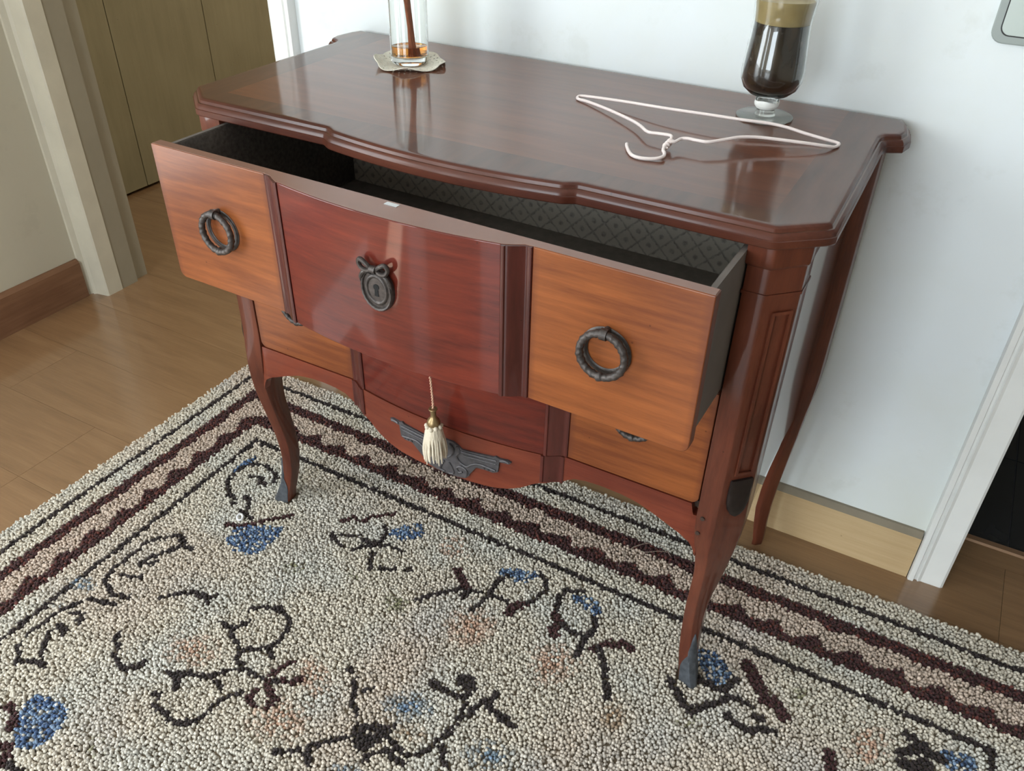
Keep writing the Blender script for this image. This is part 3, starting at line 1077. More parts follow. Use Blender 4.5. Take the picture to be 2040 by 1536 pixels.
up = drawer((0, -0.5895, 0), -0.0165, 0.592, 0.793, 0.40, 0.397)
bm = bmesh.new()
add_box(bm, (-0.009, 0.004, 0.7925), (0.009, 0.012, 0.7940))
bevel_bm(bm, 0.0006, 1)
link('lock_plate', finish(bm, 'lock_plate'), plain('steel', (0.6, 0.6, 0.6), 0.25, metal=1.0), up)
low = drawer((0.004, YF, 0), 0.0, 0.4065, 0.590, 0.40, 0.3890, 0.018, 0.004, 0.380, 0.380)

# ------------------------------------------------------------------ key and tassel on the lower drawer
BRASS = plain('aged_brass', lin((150, 128, 92)), 0.35, metal=0.7, var=0.2, vscale=150)
kz = 0.4983 + 0.007 + 0.018
ky = YF - front(0) - 0.006
key = empty('drawer_key', (0.004, ky, kz))
tag(key, 'small brass key standing in the keyhole of the closed lower drawer', 'key')
bm = bmesh.new()
add_tube(bm, [(0, 0.004, 0), (0, -0.014, 0)], 0.0022, 10)
add_tube(bm, [(0, -0.002, 0), (0, -0.004, 0)], 0.0036, 12)
link('shank', finish(bm, 'shank', 40), BRASS, key)
bm = bmesh.new()
pts = [(0.0095 * math.sin(2 * math.pi * k / 24) * 1.0, -0.0215 - 0.0075 * math.cos(2 * math.pi * k / 24), 0.0) for k in range(25)]
add_tube(bm, pts, 0.0018, 8, cap=False)
link('bow', finish(bm, 'bow', 60), BRASS, key)

TASM = plain('cream_silk_thread', lin((214, 202, 180)), 0.55, var=0.08, vscale=300, Sheen_Weight=0.3)
CORDM = plain('pinkish_twisted_cord', lin((206, 164, 138)), 0.7, var=0.2, vscale=500)
tx, ty = 0.0085, ky - 0.0285
ta = empty('key_tassel', (tx, ty, 0.366))
tag(ta, 'cream silk tassel with brass cap hanging on a cord from the drawer key', 'tassel')
Z0 = 0.366
bm = bmesh.new()
for ph in (0, math.pi):
    pts = []
    for k in range(60):
        t = k / 59
        zz = 0.0965 + t * (kz - Z0 - 0.0965)
        pts.append((0.0009 * math.cos(t * 40 + ph) + (0.004 - tx) * 0.75 * t ** 2, 0.0009 * math.sin(t * 40 + ph), zz))
    add_tube(bm, pts, 0.0010, 6)
link('cord', finish(bm, 'cord', 60), CORDM, ta)
lathe('cap', [(0.0, .0975), (.0062, .0975), (.0066, .0960), (.0052, .0945), (.0042, .0920), (.0042, .0840), (.0050, .0815), (.0082, .0780), (.0098, .0740), (.0100, .0705), (.0088, .0680), (.0, .0675)], BRASS, ta, 24)
bm = bmesh.new()
for k in range(9):
    a = 2 * math.pi * k / 9
    c = (0.0108 * math.cos(a), 0.0108 * math.sin(a), 0.0672 - 0.002 * (k % 2))
    bmesh.ops.create_uvsphere(bm, u_segments=8, v_segments=6, radius=0.0036, matrix=Matrix.Translation(c))
link('knotted_ruff', finish(bm, 'knotted_ruff', 60), TASM, ta)
bm = bmesh.new()
for k in range(46):
    a = 2 * math.pi * k / 46 + rng.uniform(-.06, .06)
    r0 = 0.0085
    r1 = rng.uniform(0.0135, 0.0180) if k % 3 else rng.uniform(0.006, 0.013)
    L = rng.uniform(-0.001, 0.009)
    pts = [(r0 * math.cos(a), r0 * math.sin(a), .068), ((r0 + .0045) * math.cos(a), (r0 + .0045) * math.sin(a), .050),
           (r1 * .97 * math.cos(a), r1 * .97 * math.sin(a), .026), (r1 * math.cos(a + .05), r1 * math.sin(a + .05), L)]
    add_tube(bm, spline(pts, 3), [.0016] * 7 + [.0015, .0013, .0008], 6)
link('fringe', finish(bm, 'fringe', 60), TASM, ta)

# ------------------------------------------------------------------ glass things on the top
GLASS = NT('clear_glass').set(Base_Color=(0.97, 0.985, 0.975, 1), Roughness=0.0, IOR=1.45, Transmission_Weight=1.0).m
ROUGHGLASS = NT('worn_clear_glass').set(Base_Color=(0.93, 0.95, 0.93, 1), Roughness=0.06, IOR=1.45, Transmission_Weight=1.0).m
FROST = NT('dusty_glass').set(Base_Color=(0.90, 0.92, 0.88, 1), Roughness=0.18, IOR=1.40, Transmission_Weight=0.9).m
BX, BY = -0.2685, -0.152
# lace doily
DOILY = plain('cream_crochet_thread', lin((232, 226, 210)), 0.85, var=0.10, vscale=240, bump=0.6, bscale=700)
dl = bmesh.new()
NR, NA = 20, 120
grid = []
for i in range(NR + 1):
    ringv = []
    for j in range(NA):
        a = 2 * math.pi * j / NA
        r = 0.0555 * (i / NR)
        sc = 1 + 0.045 * abs(math.sin(a * 6)) * (i / NR) ** 6 + 0.03 * math.sin(3 * a + 1) * (i / NR) ** 2
        lift = 0.0
        t = max(0, (r - 0.034) / 0.022)
        lift += t * t * (0.0045 + 0.0035 * math.sin(5 * a + 0.7))
        da = math.atan2(math.sin(a - math.radians(205)), math.cos(a - math.radians(205)))
        lift += t * t * 0.010 * math.exp(-(da / 0.55) ** 2)
        ringv.append(dl.verts.new((r * sc * math.cos(a), r * sc * math.sin(a), 0.0006 + lift)))
    grid.append(ringv)
for i in range(NR):
    for j in range(NA):
        hole = (i in (13, 16) and j % 4 == (i % 3)) or (i == 18 and j % 10 in (0, 4))
        if hole: continue
        k = (j + 1) % NA
        if i == 0:
            if j % 1 == 0: dl.faces.new((grid[0][0], grid[1][j], grid[1][k]))
        else:
            dl.faces.new((grid[i][j], grid[i + 1][j], grid[i + 1][k], grid[i][k]))
loose = [v for v in dl.verts if not v.link_faces]
bmesh.ops.delete(dl, geom=loose, context='VERTS')
bmesh.ops.solidify(dl, geom=dl.faces[:], thickness=0.0010)
do = link('lace_doily', finish(dl, 'lace_doily', 60), DOILY)
do.location = (BX, BY, HT + 0.0008)
tag(do, 'small round cream crochet doily with wavy edge under the reed bottle', 'doily')

bt = empty('reed_diffuser', (BX, BY, HT + 0.0030))
tag(bt, 'clear glass bottle with amber oil and brown reeds on the lace doily', 'diffuser')
R = 0.0310
lathe('bottle', [(0.0, 0.0), (0.026, 0.0), (0.0295, 0.0014), (R, 0.005), (R, 0.120), (0.0285, 0.131), (0.019, 0.139), (0.0165, 0.143), (0.0165, 0.160), (0.0185, 0.161), (0.0185, 0.165), (0.0140, 0.165), (0.0135, 0.143), (0.0165, 0.137),
                 (0.0262, 0.129), (0.0283, 0.119), (0.0283, 0.014), (0.026, 0.0115), (0.0, 0.0108)], GLASS, bt, 64)
OIL = NT('amber_oil').set(Base_Color=(0.90, 0.36, 0.07, 1), Roughness=0.0, IOR=1.40, Transmission_Weight=1.0).m
lathe('oil', [(0.0, 0.0112), (0.0258, 0.0119), (0.0280, 0.0142), (0.0280, 0.0285), (0.0270, 0.0278), (0.0, 0.0275)], OIL, bt, 64)
REED = plain('brown_reed', lin((146, 78, 42)), 0.7, var=0.25, vscale=80)
for k in range(8):
    a = k * 0.9
    b = (0.005 + 0.004 * math.cos(a), 0.002 + 0.006 * math.sin(a), 0.0128)
    t = (-0.006 + 0.008 * math.cos(a * 1.3 + 2), 0.008 * math.sin(a * 1.3 + 2), 0.163)
    e = [b[i] + (t[i] - b[i]) * 1.55 for i in range(3)]
    bm = bmesh.new()
    add_tube(bm, [b, t, e], 0.0027, 8)
    link('reed', finish(bm, 'reed', 60), REED, bt)

GX, GY = 0.306, -0.108
gl = empty('coffee_glass', (GX, GY, HT + 0.0006))
tag(gl, 'stemmed glass of dark drink under a beige layer, white paper round its stem', 'glass')
lathe('foot', [(0.0, 0.0), (0.0375, 0.0), (0.0392, 0.0010), (0.0392, 0.0022), (0.0375, 0.0030), (0.0145, 0.0042), (0.0125, 0.0085), (0.0120, 0.0132), (0.0, 0.0132)], FROST, gl, 64)
lathe('goblet', [(0.0, 0.0134), (0.0120, 0.0135), (0.0155, 0.0175), (0.0162, 0.0205), (0.0150, 0.0235), (0.0130, 0.0262),
                 (0.0175, 0.0290), (0.0270, 0.0330), (0.0365, 0.0410), (0.0415, 0.0520), (0.0425, 0.0640), (0.0410, 0.0840), (0.0388, 0.1080), (0.0380, 0.1270), (0.0392, 0.1420), (0.0412, 0.1560), (0.0420, 0.1840), (0.0417, 0.1850), (0.0405, 0.1840),
                 (0.0397, 0.1562), (0.0376, 0.1420), (0.0364, 0.1270), (0.0372, 0.1080), (0.0394, 0.0840), (0.0409, 0.0640), (0.0399, 0.0525), (0.0350, 0.0422), (0.0255, 0.0350), (0.0, 0.0328)], GLASS, gl, 64)
COFFEE = NT('dark_coffee_gel')
v = COFFEE.noise(COFFEE.coords((30, 30, 12)), 1.5, 3)
COFFEE.l(COFFEE.ramp(v, [(0.35, lin((22, 16, 12))), (0.75, lin((74, 58, 42)))]), COFFEE.b.inputs['Base Color'])
COFFEE.set(Roughness=0.25)
lathe('drink', [(0.0, 0.0334), (0.0250, 0.0356), (0.0345, 0.0428), (0.0393, 0.0528), (0.0403, 0.0640), (0.0388, 0.0840), (0.0366, 0.1080), (0.0359, 0.1262), (0.0, 0.1262)], COFFEE.m, gl, 56)
FOAM = plain('beige_foam_wax', lin((168, 146, 96)), 0.5, var=0.12, vscale=40)
bm = bmesh.new()
rings = []
for r, z in [(0.0, 0.1266), (0.0357, 0.1266), (0.0360, 0.1300), (0.0370, 0.1420), (0.0383, 0.1500), (0.0370, 0.1528), (0.0200, 0.1520), (0.0, 0.1512)]:
    rings.append([(max(r, 1e-4) * math.cos(2 * math.pi * k / 48), max(r, 1e-4) * math.sin(2 * math.pi * k / 48),
                   z + (0.0025 * math.sin(2 * math.pi * k / 48 + 2.6) * (r / 0.04) if z > 0.145 else 0)) for k in range(48)])
add_loft(bm, rings)
link('foam', finish(bm, 'foam', 50), FOAM, gl)
STICK = plain('white_paper_band', (0.86, 0.86, 0.82), 0.8, bump=0.2, bscale=120)
bm = bmesh.new()
rings = []
for rr, zz in ((0.0135, 0.0130), (0.0165, 0.0165), (0.0172, 0.0205), (0.0163, 0.0240), (0.0160, 0.0240), (0.0168, 0.0205), (0.0160, 0.0168), (0.0130, 0.0133)):
    rings.append([(rr * math.cos(2 * math.pi * k / 40), rr * math.sin(2 * math.pi * k / 40),
                   zz + (0.0012 * math.sin(3 * 2 * math.pi * k / 40) if zz > 0.02 else 0)) for k in range(40)])
rings.append(rings[0])
add_loft(bm, rings, cap=False)
bmesh.ops.remove_doubles(bm, verts=bm.verts[:], dist=1e-6)
link('paper_band', finish(bm, 'paper_band', 50), STICK, gl)

# ------------------------------------------------------------------ wire hanger
hs, ho = 3.579, (1130, 180)


def hpt(x, y, h):
    return at(ho[0] + x / hs, ho[1] + y / hs, HT + 0.0026 + h)


frame = [(725, 372, .006), (742, 345, .008), (736, 322, .009), (650, 308, .008), (575, 296, .007), (520, 252, .006), (455, 212, .005), (300, 140, .003), (150, 82, .001), (85, 64, 0.0), (72, 52, 0.0), (95, 40, .001), (180, 48, .003), (420, 82, .007), (700, 128, .011),
         (1000, 172, .013), (1250, 210, .013), (1420, 232, .012), (1560, 262, .010), (1700, 308, .006), (1850, 352, .003), (1925, 374, .001), (1937, 388, 0.0), (1905, 404, 0.0), (1850, 398, .003), (1700, 376, .007), (1500, 350, .010),
         (1350, 334, .012), (1230, 334, .013), (1130, 350, .012), (1010, 368, .011), (930, 358, .011), (860, 344, .011), (810, 346, .010), (770, 366, .009), (735, 368, .009)]
hk = [(735, 366, .007), (712, 385, .006), (690, 408, .005), (684, 430, .004), (692, 446, .003), (688, 468, .002), (650, 484, .001), (590, 489, 0), (520, 482, 0), (465, 464, 0), (438, 434, 0), (425, 400, 0), (424, 382, 0)]
WHITE = plain('white_plastic_coating', lin((236, 222, 218)), 0.4)
hc = hpt(735, 368, 0)
hg = empty('clothes_hanger', tuple(hc))
tag(hg, 'bent white coated wire clothes hanger lying on the commode top', 'hanger')
bm = bmesh.new()
add_tube(bm, [np.array(p) - hc for p in spline([hpt(*q) for q in frame], 5)], 0.0021, 10)
link('wire_frame', finish(bm, 'wire_frame', 60), WHITE, hg)
bm = bmesh.new()
add_tube(bm, [np.array(p) - hc for p in spline([hpt(*q) for q in hk], 5)], 0.0022, 10)
link('hook', finish(bm, 'hook', 60), WHITE, hg)
# twist where the wire ends wrap
a, b = hpt(738, 362, .007) - hc, hpt(695, 405, .005) - hc
d = b - a
nn = np.array([-d[1], d[0], 0]) / np.linalg.norm(d[:2])
bm = bmesh.new()
pts = []
for k in range(50):
    t = k / 49
    s = t * 2 * math.pi * 3
    pts.append(a + d * t + nn * 0.0026 * math.cos(s) + np.array([0, 0, 0.0026 * math.sin(s)]))
add_tube(bm, pts, 0.0019, 8)
link('wire_twist', finish(bm, 'wire_twist', 60), WHITE, hg)

# ------------------------------------------------------------------ rug
RX0, RX1, RY0, RY1 = -0.832, 1.103, -1.303, -0.103
rug = empty('rug', (0.13, -0.8, 0.0))
tag(rug, 'cream wool rug with burgundy border and scattered floral sprays under the commode', 'rug')
RO = np.array([0.13, -0.8, 0.0])
bk = prism('backing', [(RX0 + .003 - RO[0], RY0 + .003 - RO[1]), (RX1 - .003 - RO[0], RY0 + .003 - RO[1]), (RX1 - .003 - RO[0], RY1 - .003 - RO[1]), (RX0 + .003 - RO[0], RY1 - .003 - RO[1])], 'z', 0.0005, 0.0055,
           plain('rug_backing', lin((120, 108, 90)), 0.95), rug)
G = 0.0050
nx, ny = int((RX1 - RX0) / G), int((RY1 - RY0) / G)
gx, gy = np.meshgrid(np.arange(nx), np.arange(ny))
cx = (RX0 + (gx + 0.5 + 0.5 * (gy % 2) - 0.25) * G).ravel() + rng.normal(0, G * 0.16, nx * ny)
cy = (RY0 + (gy + 0.5) * G).ravel() + rng.normal(0, G * 0.16, nx * ny)
keep = np.ones(len(cx), bool)
for fx, fy in ((0.425, -0.432), (-0.425, -0.432)):
    keep &= ~((np.abs(cx - fx) < 0.0165) & (np.abs(cy - fy) < 0.0165))
cx, cy = cx[keep], cy[keep]
N = len(cx)
CREAM, PINKC, GREYC = np.array(lin((205, 197, 182))), np.array(lin((194, 174, 160))), np.array(lin((196, 197, 192)))
DARK, BURG = np.array(lin((42, 31, 30))), np.array(lin((62, 29, 29)))
BLUE, LBLUE, GREEN, PEACH, TAN = [np.array(lin(c)) for c in ((70, 94, 130), (112, 130, 144), (126, 124, 92), (188, 154, 132), (150, 124, 96))]


def vnoise(x, y, s, seed):
    r = np.random.default_rng(seed).random((97, 97))
    u, v = x / s + 50, y / s + 50
    i, j = np.floor(u).astype(int), np.floor(v).astype(int)
    fu, fv = u - i, v - j
    fu, fv = fu * fu * (3 - 2 * fu), fv * fv * (3 - 2 * fv)
    g = lambda a, b: r[a % 97, b % 97]
    return (g(i, j) * (1 - fu) + g(i + 1, j) * fu) * (1 - fv) + (g(i, j + 1) * (1 - fu) + g(i + 1, j + 1) * fu) * fv


n1 = vnoise(cx, cy, 0.16, 1)
n2 = vnoise(cx, cy, 0.07, 2)
colr = CREAM[None] * np.ones((N, 1))
colr += (PINKC - CREAM)[None] * (np.clip((n1 - 0.5) * 2, 0, 1) * 0.6)[:, None]
colr += (GREYC - CREAM)[None] * (np.clip((n2 - 0.45) * 2, 0, 1) * 0.6)[:, None]
# border: distance from the rug edge
e = np.minimum(np.minimum(cx - RX0, RX1 - cx), np.minimum(cy - RY0 - 0, RY1 - cy))
along = np.where(np.minimum(cx - RX0, RX1 - cx) < np.minimum(cy - RY0, RY1 - cy), cy, cx)
ej = e + rng.normal(0, 0.0008, N)
m = (np.abs(ej - 0.044) < 0.0050) | (np.abs(ej - 0.2262) < 0.0050)
colr[m] = DARK
ph = along / 0.068 * 2 * np.pi
ph = ph + 38 * (ej - 0.132)
mid = 0.132 + 0.004 * np.sin(ph)
wave = 0.0145 + 0.0115 * np.abs(np.sin(ph / 2 + 0.6)) ** 1.4 + 0.008 * (vnoise(cx, cy, 0.02, 9) - 0.5)
inb = (ej > 0.086) & (ej < 0.182)
ch = inb & (np.abs(ej - mid) < wave)
colr[inb] = BURG
colr[inb & (rng.random(N) < 0.25)] = np.array(lin((92, 44, 36)))
colr[ch] = np.array(lin((196, 178, 163)))

PX = 0.00088
CR = {'A': (0, 1009, 2.914), 'B': (500, 1009, 2.914), 'D': (400, 840, 4.25), 'E': (800, 1080, 3.643), 'F': (1300, 1240, 2.757)}


def world(cr, pts):
    ox, oy, s = CR[cr]
    return np.array([at(ox + a / s, oy + b / s, 0.013)[:2] for a, b in pts])


def seg_dist(W):
    D = np.full(N, 9.0)
    lo, hi = W.min(0) - 0.06, W.max(0) + 0.06
    idx = np.where((cx > lo[0]) & (cx < hi[0]) & (cy > lo[1]) & (cy < hi[1]))[0]
    p = np.stack([cx[idx], cy[idx]], 1)
    d = np.full(len(idx), 9.0)
    for a, b in zip(W[:-1], W[1:]):
        ab = b - a
        t = np.clip(((p - a) @ ab) / max(ab @ ab, 1e-9), 0, 1)
        d = np.minimum(d, np.linalg.norm(p - a - t[:, None] * ab, axis=1))
    D[idx] = d
    return D


def stroke(cr, pts, w, c, dens=1.0):
    W = world(cr, pts if len(pts) > 1 else [pts[0], (pts[0][0] + 1, pts[0][1])])
    D = seg_dist(W) + rng.normal(0, 0.0007, N)
    mm = D < max(w / CR[cr][2] * PX * 0.60, 0.0043)
    if dens < 1: mm &= rng.random(N) < dens
    colr[mm] = c


def blob(cr, cpt, rx, ry, c, dens=0.6):
    ctr = world(cr, [cpt])[0]
    ax = world(cr, [(cpt[0] + rx, cpt[1])])[0] - ctr
    ay = world(cr, [(cpt[0], cpt[1] + ry)])[0] - ctr
    M = np.linalg.inv(np.stack([ax, ay], 1))
    q = np.stack([cx - ctr[0], cy - ctr[1]], 0)
    uv = M @ q
    rr = np.sqrt((uv ** 2).sum(0)) + rng.normal(0, 0.14, N) + 0.35 * (vnoise(cx, cy, 0.02, 5) - 0.5)
    mm = (rr < 1) & (rng.random(N) < dens)
    a = np.clip(1.25 - rr[mm], 0.3, 1)[:, None]
    colr[mm] = colr[mm] * (1 - a) + c * a


def poly(cr, pts, c, dens=1.0):
    W = world(cr, pts)
    ins = np.zeros(N, bool)
    for (x0, y0), (x1, y1) in zip(W, np.roll(W, -1, 0)):
        cnd = ((y0 > cy) != (y1 > cy)) & (cx < (x1 - x0) * (cy - y0) / (y1 - y0 + 1e-12) + x0)
        ins ^= cnd
    if dens < 1: ins &= rng.random(N) < dens
    colr[ins] = c


# soft tints first
for cr, c, rx, ry, k, d in [('A', (1130, 830), 150, 100, PEACH, .55), ('A', (1830, 980), 110, 120, PEACH, .6), ('A', (1620, 1220), 170, 120, PEACH, .6), ('B', (1280, 680), 140, 120, PEACH, .75), ('B', (1760, 900), 140, 120, PEACH, .7),
                            ('B', (1180, 230), 90, 70, PEACH, .55), ('B', (850, 550), 80, 55, GREEN, .45), ('B', (260, 340), 85, 32, GREEN, .55), ('A', (560, 1385), 55, 90, GREEN, .4), ('A', (490, 450), 90, 42, LBLUE, .65), ('A', (345, 560), 40, 22, LBLUE, .6),
                            ('B', (910, 1155), 140, 85, LBLUE, .75), ('B', (1390, 1430), 150, 90, LBLUE, .7), ('B', (540, 1525), 110, 45, LBLUE, .75), ('B', (940, 1310), 110, 50, TAN, .3), ('D', (1330, 1285), 110, 40, GREEN, .5),
                            ('E', (1520, 1250), 95, 110, TAN, .6), ('F', (820, 400), 75, 60, GREEN, .5), ('F', (1200, 640), 130, 90, PEACH, .5), ('F', (1180, 720), 110, 60, PEACH, .4), ('F', (200, 540), 90, 40, GREEN, .35)]:
    blob(cr, c, rx, ry, k, d)
# blue flowers
poly('A', [(200, 1080), (300, 1100), (385, 1150), (390, 1220), (310, 1330), (180, 1410), (80, 1375), (75, 1290), (110, 1170)], BLUE, .85)
poly('D', [(300, 880), (420, 860), (560, 870), (680, 880), (690, 920), (620, 990), (520, 1080), (420, 1110), (280, 1080), (210, 1000)], BLUE, .85)
stroke('D', [(300, 395), (380, 335), (455, 300)], 52, BLUE, .9)
stroke('D', [(1640, 930), (1740, 900), (1830, 880), (1840, 940), (1700, 960)], 80, BLUE, .85)
stroke('E', [(740, 205), (860, 220), (960, 232), (850, 262)], 62, BLUE * .75, .9)
stroke('E', [(1290, 400), (1370, 430), (1400, 480)], 85, BLUE * .7, .85)
stroke('F', [(300, 190), (340, 230), (370, 280)], 105, BLUE * .7, .7)
stroke('F', [(1630, 740), (1680, 790), (1740, 760)], 70, BLUE * .6, .9)
K, Mr = DARK, BURG
for cr, pts, wd_, c in [
    ('A', [(665, 345), (760, 275), (850, 200), (930, 175), (1050, 155)], 14, K), ('A', [(1050, 155), (1060, 205), (1110, 240)], 18, K), ('A', [(1065, 215), (940, 265), (860, 290), (810, 325), (905, 315)], 16, K),
    ('A', [(665, 345), (610, 420), (628, 465), (660, 510), (745, 520)], 16, K), ('A', [(600, 545), (660, 560)], 18, K), ('A', [(710, 385), (750, 402), (820, 400)], 15, K),
    ('A', [(640, 560), (530, 530), (430, 560), (330, 610), (230, 680), (150, 740)], 13, K), ('A', [(120, 780), (100, 805), (112, 850), (95, 895), (180, 890), (270, 910)], 15, K),
    ('A', [(355, 685), (290, 720), (252, 800), (236, 850), (242, 900)], 20, K), ('A', [(340, 680), (375, 700), (360, 730)], 26, K), ('A', [(420, 605), (480, 622), (455, 665)], 17, K),
    ('A', [(925, 520), (1050, 500), (1130, 485), (1200, 515)], 15, K), ('A', [(1150, 500), (1200, 520), (1245, 510)], 28, K), ('A', [(1200, 520), (1205, 570)], 26, K),
    ('A', [(690, 725), (670, 765), (685, 800), (665, 850), (690, 900)], 24, K), ('A', [(690, 900), (730, 935), (790, 920), (835, 895)], 26, K),
    ('A', [(1450, 590), (1530, 575), (1620, 585), (1680, 640), (1670, 690), (1640, 760), (1590, 800), (1530, 815), (1400, 830), (1370, 770), (1340, 720), (1440, 660)], 16, K), ('A', [(1290, 660), (1350, 705)], 24, K),
    ('A', [(1560, 815), (1580, 868)], 28, K), ('A', [(1385, 830), (1372, 880), (1425, 930), (1300, 950)], 17, K), ('A', [(1425, 930), (1480, 970), (1550, 1000), (1640, 1000)], 18, K),
    ('A', [(1570, 965), (1640, 920), (1705, 890)], 26, Mr), ('A', [(1640, 1002), (1690, 1010), (1750, 985)], 30, Mr), ('A', [(1550, 1005), (1560, 1060), (1600, 1105), (1560, 1150)], 34, Mr), ('A', [(1490, 1055), (1440, 1110), (1470, 1150)], 30, Mr),
    ('A', [(970, 940), (1030, 985), (1090, 952), (1170, 980), (1260, 965)], 22, K), ('A', [(1040, 960), (1020, 1048)], 18, K), ('A', [(1250, 1010), (1280, 1050)], 20, K),
    ('A', [(1400, 1075), (1310, 1090), (1250, 1140), (1190, 1200), (1130, 1240), (1060, 1245), (990, 1235), (960, 1190), (910, 1150), (890, 1140)], 20, K), ('A', [(890, 1085), (930, 1080), (920, 1110)], 14, K),
    ('A', [(25, 1150), (70, 1165), (80, 1225), (60, 1270)], 36, Mr), ('A', [(0, 1390), (50, 1385), (30, 1450), (0, 1480)], 44, Mr),
    ('D', [(215, 855), (330, 870), (460, 850), (600, 815), (780, 780)], 34, Mr),
    ('B', [(575, 945)], 30, K), ('B', [(600, 1000), (598, 1085), (588, 1130), (605, 1160), (620, 1200)], 20, K), ('B', [(640, 1062), (710, 1045)], 24, K),
    ('B', [(830, 1260), (760, 1310)], 28, K), ('B', [(560, 1335), (480, 1345), (350, 1375), (310, 1440), (340, 1475)], 24, K), ('B', [(145, 1415), (190, 1420)], 26, K), ('B', [(230, 1415), (280, 1408)], 20, K),
    ('B', [(790, 1320), (830, 1370), (880, 1430), (960, 1435), (1030, 1400), (1090, 1350), (1160, 1290), (1200, 1220), (1250, 1140)], 24, K), ('B', [(650, 1470), (700, 1430), (780, 1400), (840, 1450), (890, 1485)], 26, K),
    ('B', [(1120, 1380), (1110, 1460), (1140, 1505)], 22, K), ('B', [(1045, 1010), (1110, 1060), (1180, 1085), (1250, 1095), (1285, 1020)], 28, K), ('B', [(1225, 1000), (1265, 1000), (1270, 1040)], 62, K),
    ('B', [(1260, 1205), (1330, 1140), (1430, 1080)], 26, K), ('B', [(1370, 1130), (1420, 1190), (1480, 1230), (1520, 1262)], 32, K),
    ('D', [(470, 345), (400, 355), (300, 410), (245, 460), (225, 530), (240, 610), (290, 640)], 28, K), ('D', [(258, 680), (290, 682)], 24, K), ('D', [(340, 740), (390, 780), (430, 810)], 30, K), ('D', [(470, 345), (560, 370), (610, 410), (640, 460), (610, 500)], 24, K),
    ('D', [(430, 450), (520, 460), (500, 500), (545, 512)], 38, K), ('D', [(370, 630), (430, 650), (410, 690), (400, 720)], 34, K),
    ('D', [(1190, 830), (1290, 800), (1380, 838), (1430, 790), (1640, 770)], 34, Mr), ('D', [(1110, 930), (1110, 970), (1170, 1030), (1220, 1050)], 34, K), ('D', [(1190, 950), (1340, 955)], 32, K),
    ('D', [(1370, 980), (1460, 1020), (1530, 1000), (1580, 930), (1560, 880)], 40, K), ('D', [(1280, 1075), (1400, 1040), (1530, 1030), (1600, 1040), (1700, 1085)], 36, K), ('D', [(1460, 1100), (1430, 1190), (1432, 1240)], 34, K),
    ('D', [(1510, 1240), (1640, 1240)], 40, K), ('D', [(1720, 1242), (1770, 1235)], 30, K),
    ('E', [(400, 190), (440, 260), (480, 340)], 58, Mr), ('E', [(120, 410), (250, 360), (430, 330), (600, 360)], 24, K), ('E', [(445, 380), (490, 350)], 40, K), ('E', [(510, 480), (580, 430), (640, 350), (700, 270), (770, 230)], 32, K), ('E', [(640, 370), (720, 390), (785, 440)], 26, K),
    ('E', [(775, 500), (820, 455), (900, 440)], 55, Mr), ('E', [(900, 435), (980, 400), (1060, 330), (1040, 270), (1005, 220)], 30, K),
    ('E', [(1320, 350), (1200, 340), (1150, 380), (1120, 480)], 32, K), ('E', [(1120, 520), (1140, 580), (1100, 620), (1110, 670)], 58, Mr), ('E', [(1160, 580), (1240, 640), (1340, 680), (1380, 650), (1405, 590), (1400, 530)], 40, K),
    ('E', [(1340, 680), (1310, 740), (1270, 810)], 36, K), ('E', [(1390, 765), (1500, 730), (1620, 725), (1665, 765)], 52, Mr), ('E', [(1440, 760), (1470, 860), (1480, 970), (1490, 1060), (1500, 1120)], 42, K),
    ('F', [(250, 300), (340, 350), (385, 358), (455, 308)], 36, K), ('F', [(100, 310), (130, 370), (180, 450), (220, 485), (280, 455), (390, 420)], 38, K), ('F', [(410, 400), (480, 420), (570, 460)], 24, K), ('F', [(410, 500), (450, 545), (550, 590)], 30, K),
    ('F', [(580, 575), (670, 592)], 30, K), ('F', [(565, 510), (612, 522)], 34, K), ('F', [(520, 230), (560, 290), (600, 370)], 58, Mr), ('F', [(615, 418), (680, 430), (720, 510)], 50, Mr), ('F', [(970, 720), (990, 810)], 48, Mr),
    ('F', [(1410, 610), (1450, 640), (1490, 660)], 38, K), ('F', [(1360, 712), (1420, 680), (1510, 710), (1600, 742)], 34, K), ('F', [(1390, 770), (1440, 790), (1510, 772)], 56, K)]:
    stroke(cr, pts, wd_, c)
poly('B', [(600, 1250), (720, 1240), (800, 1280), (780, 1330), (700, 1400), (620, 1410), (560, 1340)], K, .93)
# blue petals get lighter flecks, everything a little tuft-to-tuft variation
isb = (colr[:, 2] > colr[:, 0] * 1.5)
fl = isb & (rng.random(N) < 0.4)
colr[fl] = np.array(lin((124, 146, 172)))
colr *= (1 + rng.normal(0, 0.12, N))[:, None]
dk = colr.mean(1) < 0.05

# tufts: two rings of five and a tip
K_ = 5
hgt = 0.0070 + rng.normal(0, 0.0013, N) + 0.0004 * dk
rad = G * 0.60 * (1 + rng.normal(0, 0.12, N))
lx, ly = rng.normal(0.0004, 0.0016, N), rng.normal(-0.0008, 0.0016, N)
rot = rng.uniform(0, 6.28, N)
V = np.zeros((N, 2 * K_ + 1, 3))
for k in range(K_):
    a = rot + 2 * np.pi * k / K_
    V[:, k] = np.stack([cx + rad * 0.78 * np.cos(a), cy + rad * 0.78 * np.sin(a), np.full(N, 0.0045)], 1)
    V[:, K_ + k] = np.stack([cx + lx * 0.75 + rad * np.cos(a + .5), cy + ly * 0.75 + rad * np.sin(a + .5), 0.0052 + hgt * 0.72], 1)
V[:, 2 * K_] = np.stack([cx + lx, cy + ly, 0.0055 + hgt], 1)
V -= RO
faces = []
for k in range(K_):
    j = (k + 1) % K_
    faces += [(k, j, K_ + j), (k, K_ + j, K_ + k), (K_ + k, K_ + j, 2 * K_)]
Fc = (np.array(faces)[None] + (np.arange(N) * (2 * K_ + 1))[:, None, None]).reshape(-1, 3)
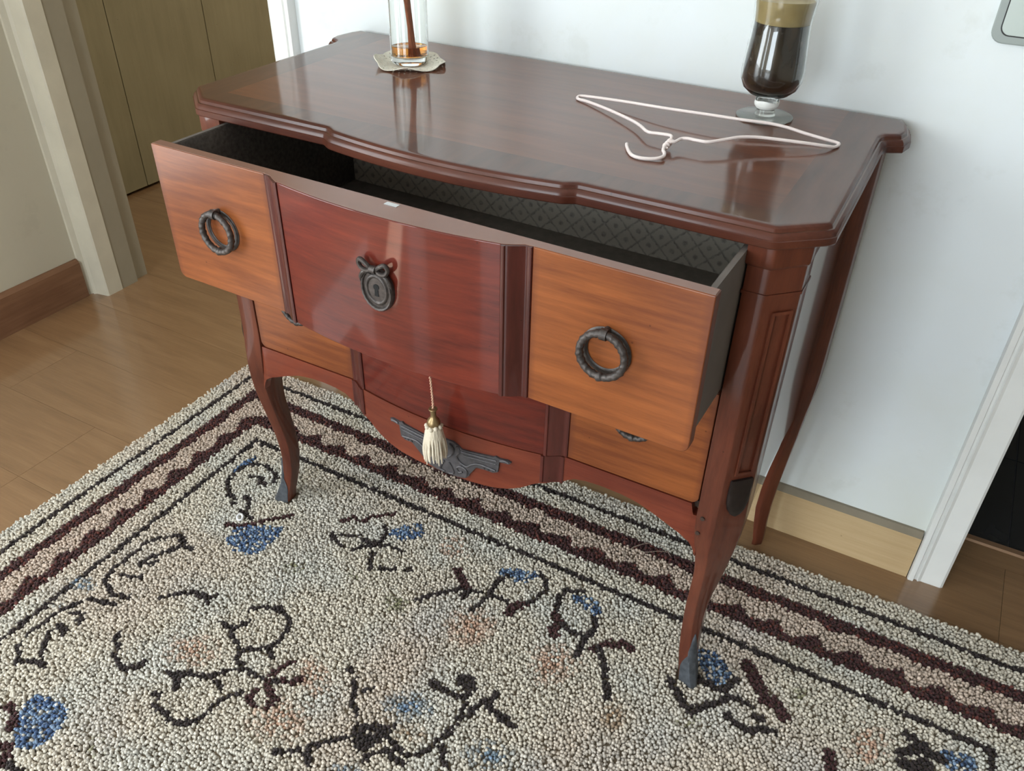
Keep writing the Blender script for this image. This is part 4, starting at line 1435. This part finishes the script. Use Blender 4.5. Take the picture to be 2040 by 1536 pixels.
me = bpy.data.meshes.new('pile')
me.vertices.add(N * (2 * K_ + 1))
me.vertices.foreach_set('co', V.astype(np.float32).ravel())
me.loops.add(len(Fc) * 3)
me.polygons.add(len(Fc))
me.loops.foreach_set('vertex_index', Fc.astype(np.int32).ravel())
me.polygons.foreach_set('loop_start', np.arange(0, len(Fc) * 3, 3, dtype=np.int32))
me.polygons.foreach_set('use_smooth', np.ones(len(Fc), bool))
me.update(calc_edges=True)
at_ = me.attributes.new('pile_colour', 'FLOAT_COLOR', 'POINT')
vc = np.ones((N, 2 * K_ + 1, 4), np.float32)
vc[:, :, :3] = np.clip(colr, 0, 1)[:, None]
at_.data.foreach_set('color', vc.ravel())
k = NT('wool_pile')
an = k.n('ShaderNodeAttribute', attribute_name='pile_colour')
k.l(an.outputs['Color'], k.b.inputs['Base Color'])
k.set(Roughness=0.9, Sheen_Weight=0.15)
pile = link('pile', me, k.m, rug)
pile['kind'] = 'stuff'

# small bits lying on the rug
c = at(478, 1030, 0.0148)
bm = bmesh.new()
rings = []
for q in range(25):
    a = 2 * math.pi * q / 24
    rings.append([((0.0052 + 0.0022 * math.cos(s)) * math.cos(a), (0.0070 + 0.0022 * math.cos(s)) * math.sin(a), 0.0018 * math.sin(s)) for s in [2 * math.pi * z / 8 for z in range(8)]])
add_loft(bm, rings, cap=False)
bmesh.ops.remove_doubles(bm, verts=bm.verts[:], dist=1e-6)
o = link('plastic_ring', finish(bm, 'plastic_ring', 60), plain('white_plastic', (0.85, 0.85, 0.87), 0.25))
o.location = c
o.rotation_euler = (0.25, 0.15, 0.6)
tag(o, 'tiny white plastic ring lying on the rug by a blue flower', 'ring')
c = at(1290, 1095, 0.018)
bm = bmesh.new()
for pts, hh in (([(1232, 1128), (1240, 1108), (1258, 1092), (1280, 1084), (1305, 1083), (1325, 1092), (1336, 1108)], 0.012), ([(1268, 1098), (1290, 1100), (1312, 1098), (1330, 1100)], 0.006), ([(1236, 1120), (1250, 1098), (1275, 1086)], 0.008)):
    P = [at(a, b, 0.015 + hh * math.sin(math.pi * i / (len(pts) - 1))) - c for i, (a, b) in enumerate(pts)]
    add_tube(bm, spline(P, 5), 0.00045, 5)
o = link('loose_thread', finish(bm, 'loose_thread', 60), plain('pale_thread', lin((170, 156, 140)), 0.8))
o.location = c
tag(o, 'wispy pale loose thread lying on the rug border behind the right front leg', 'thread')
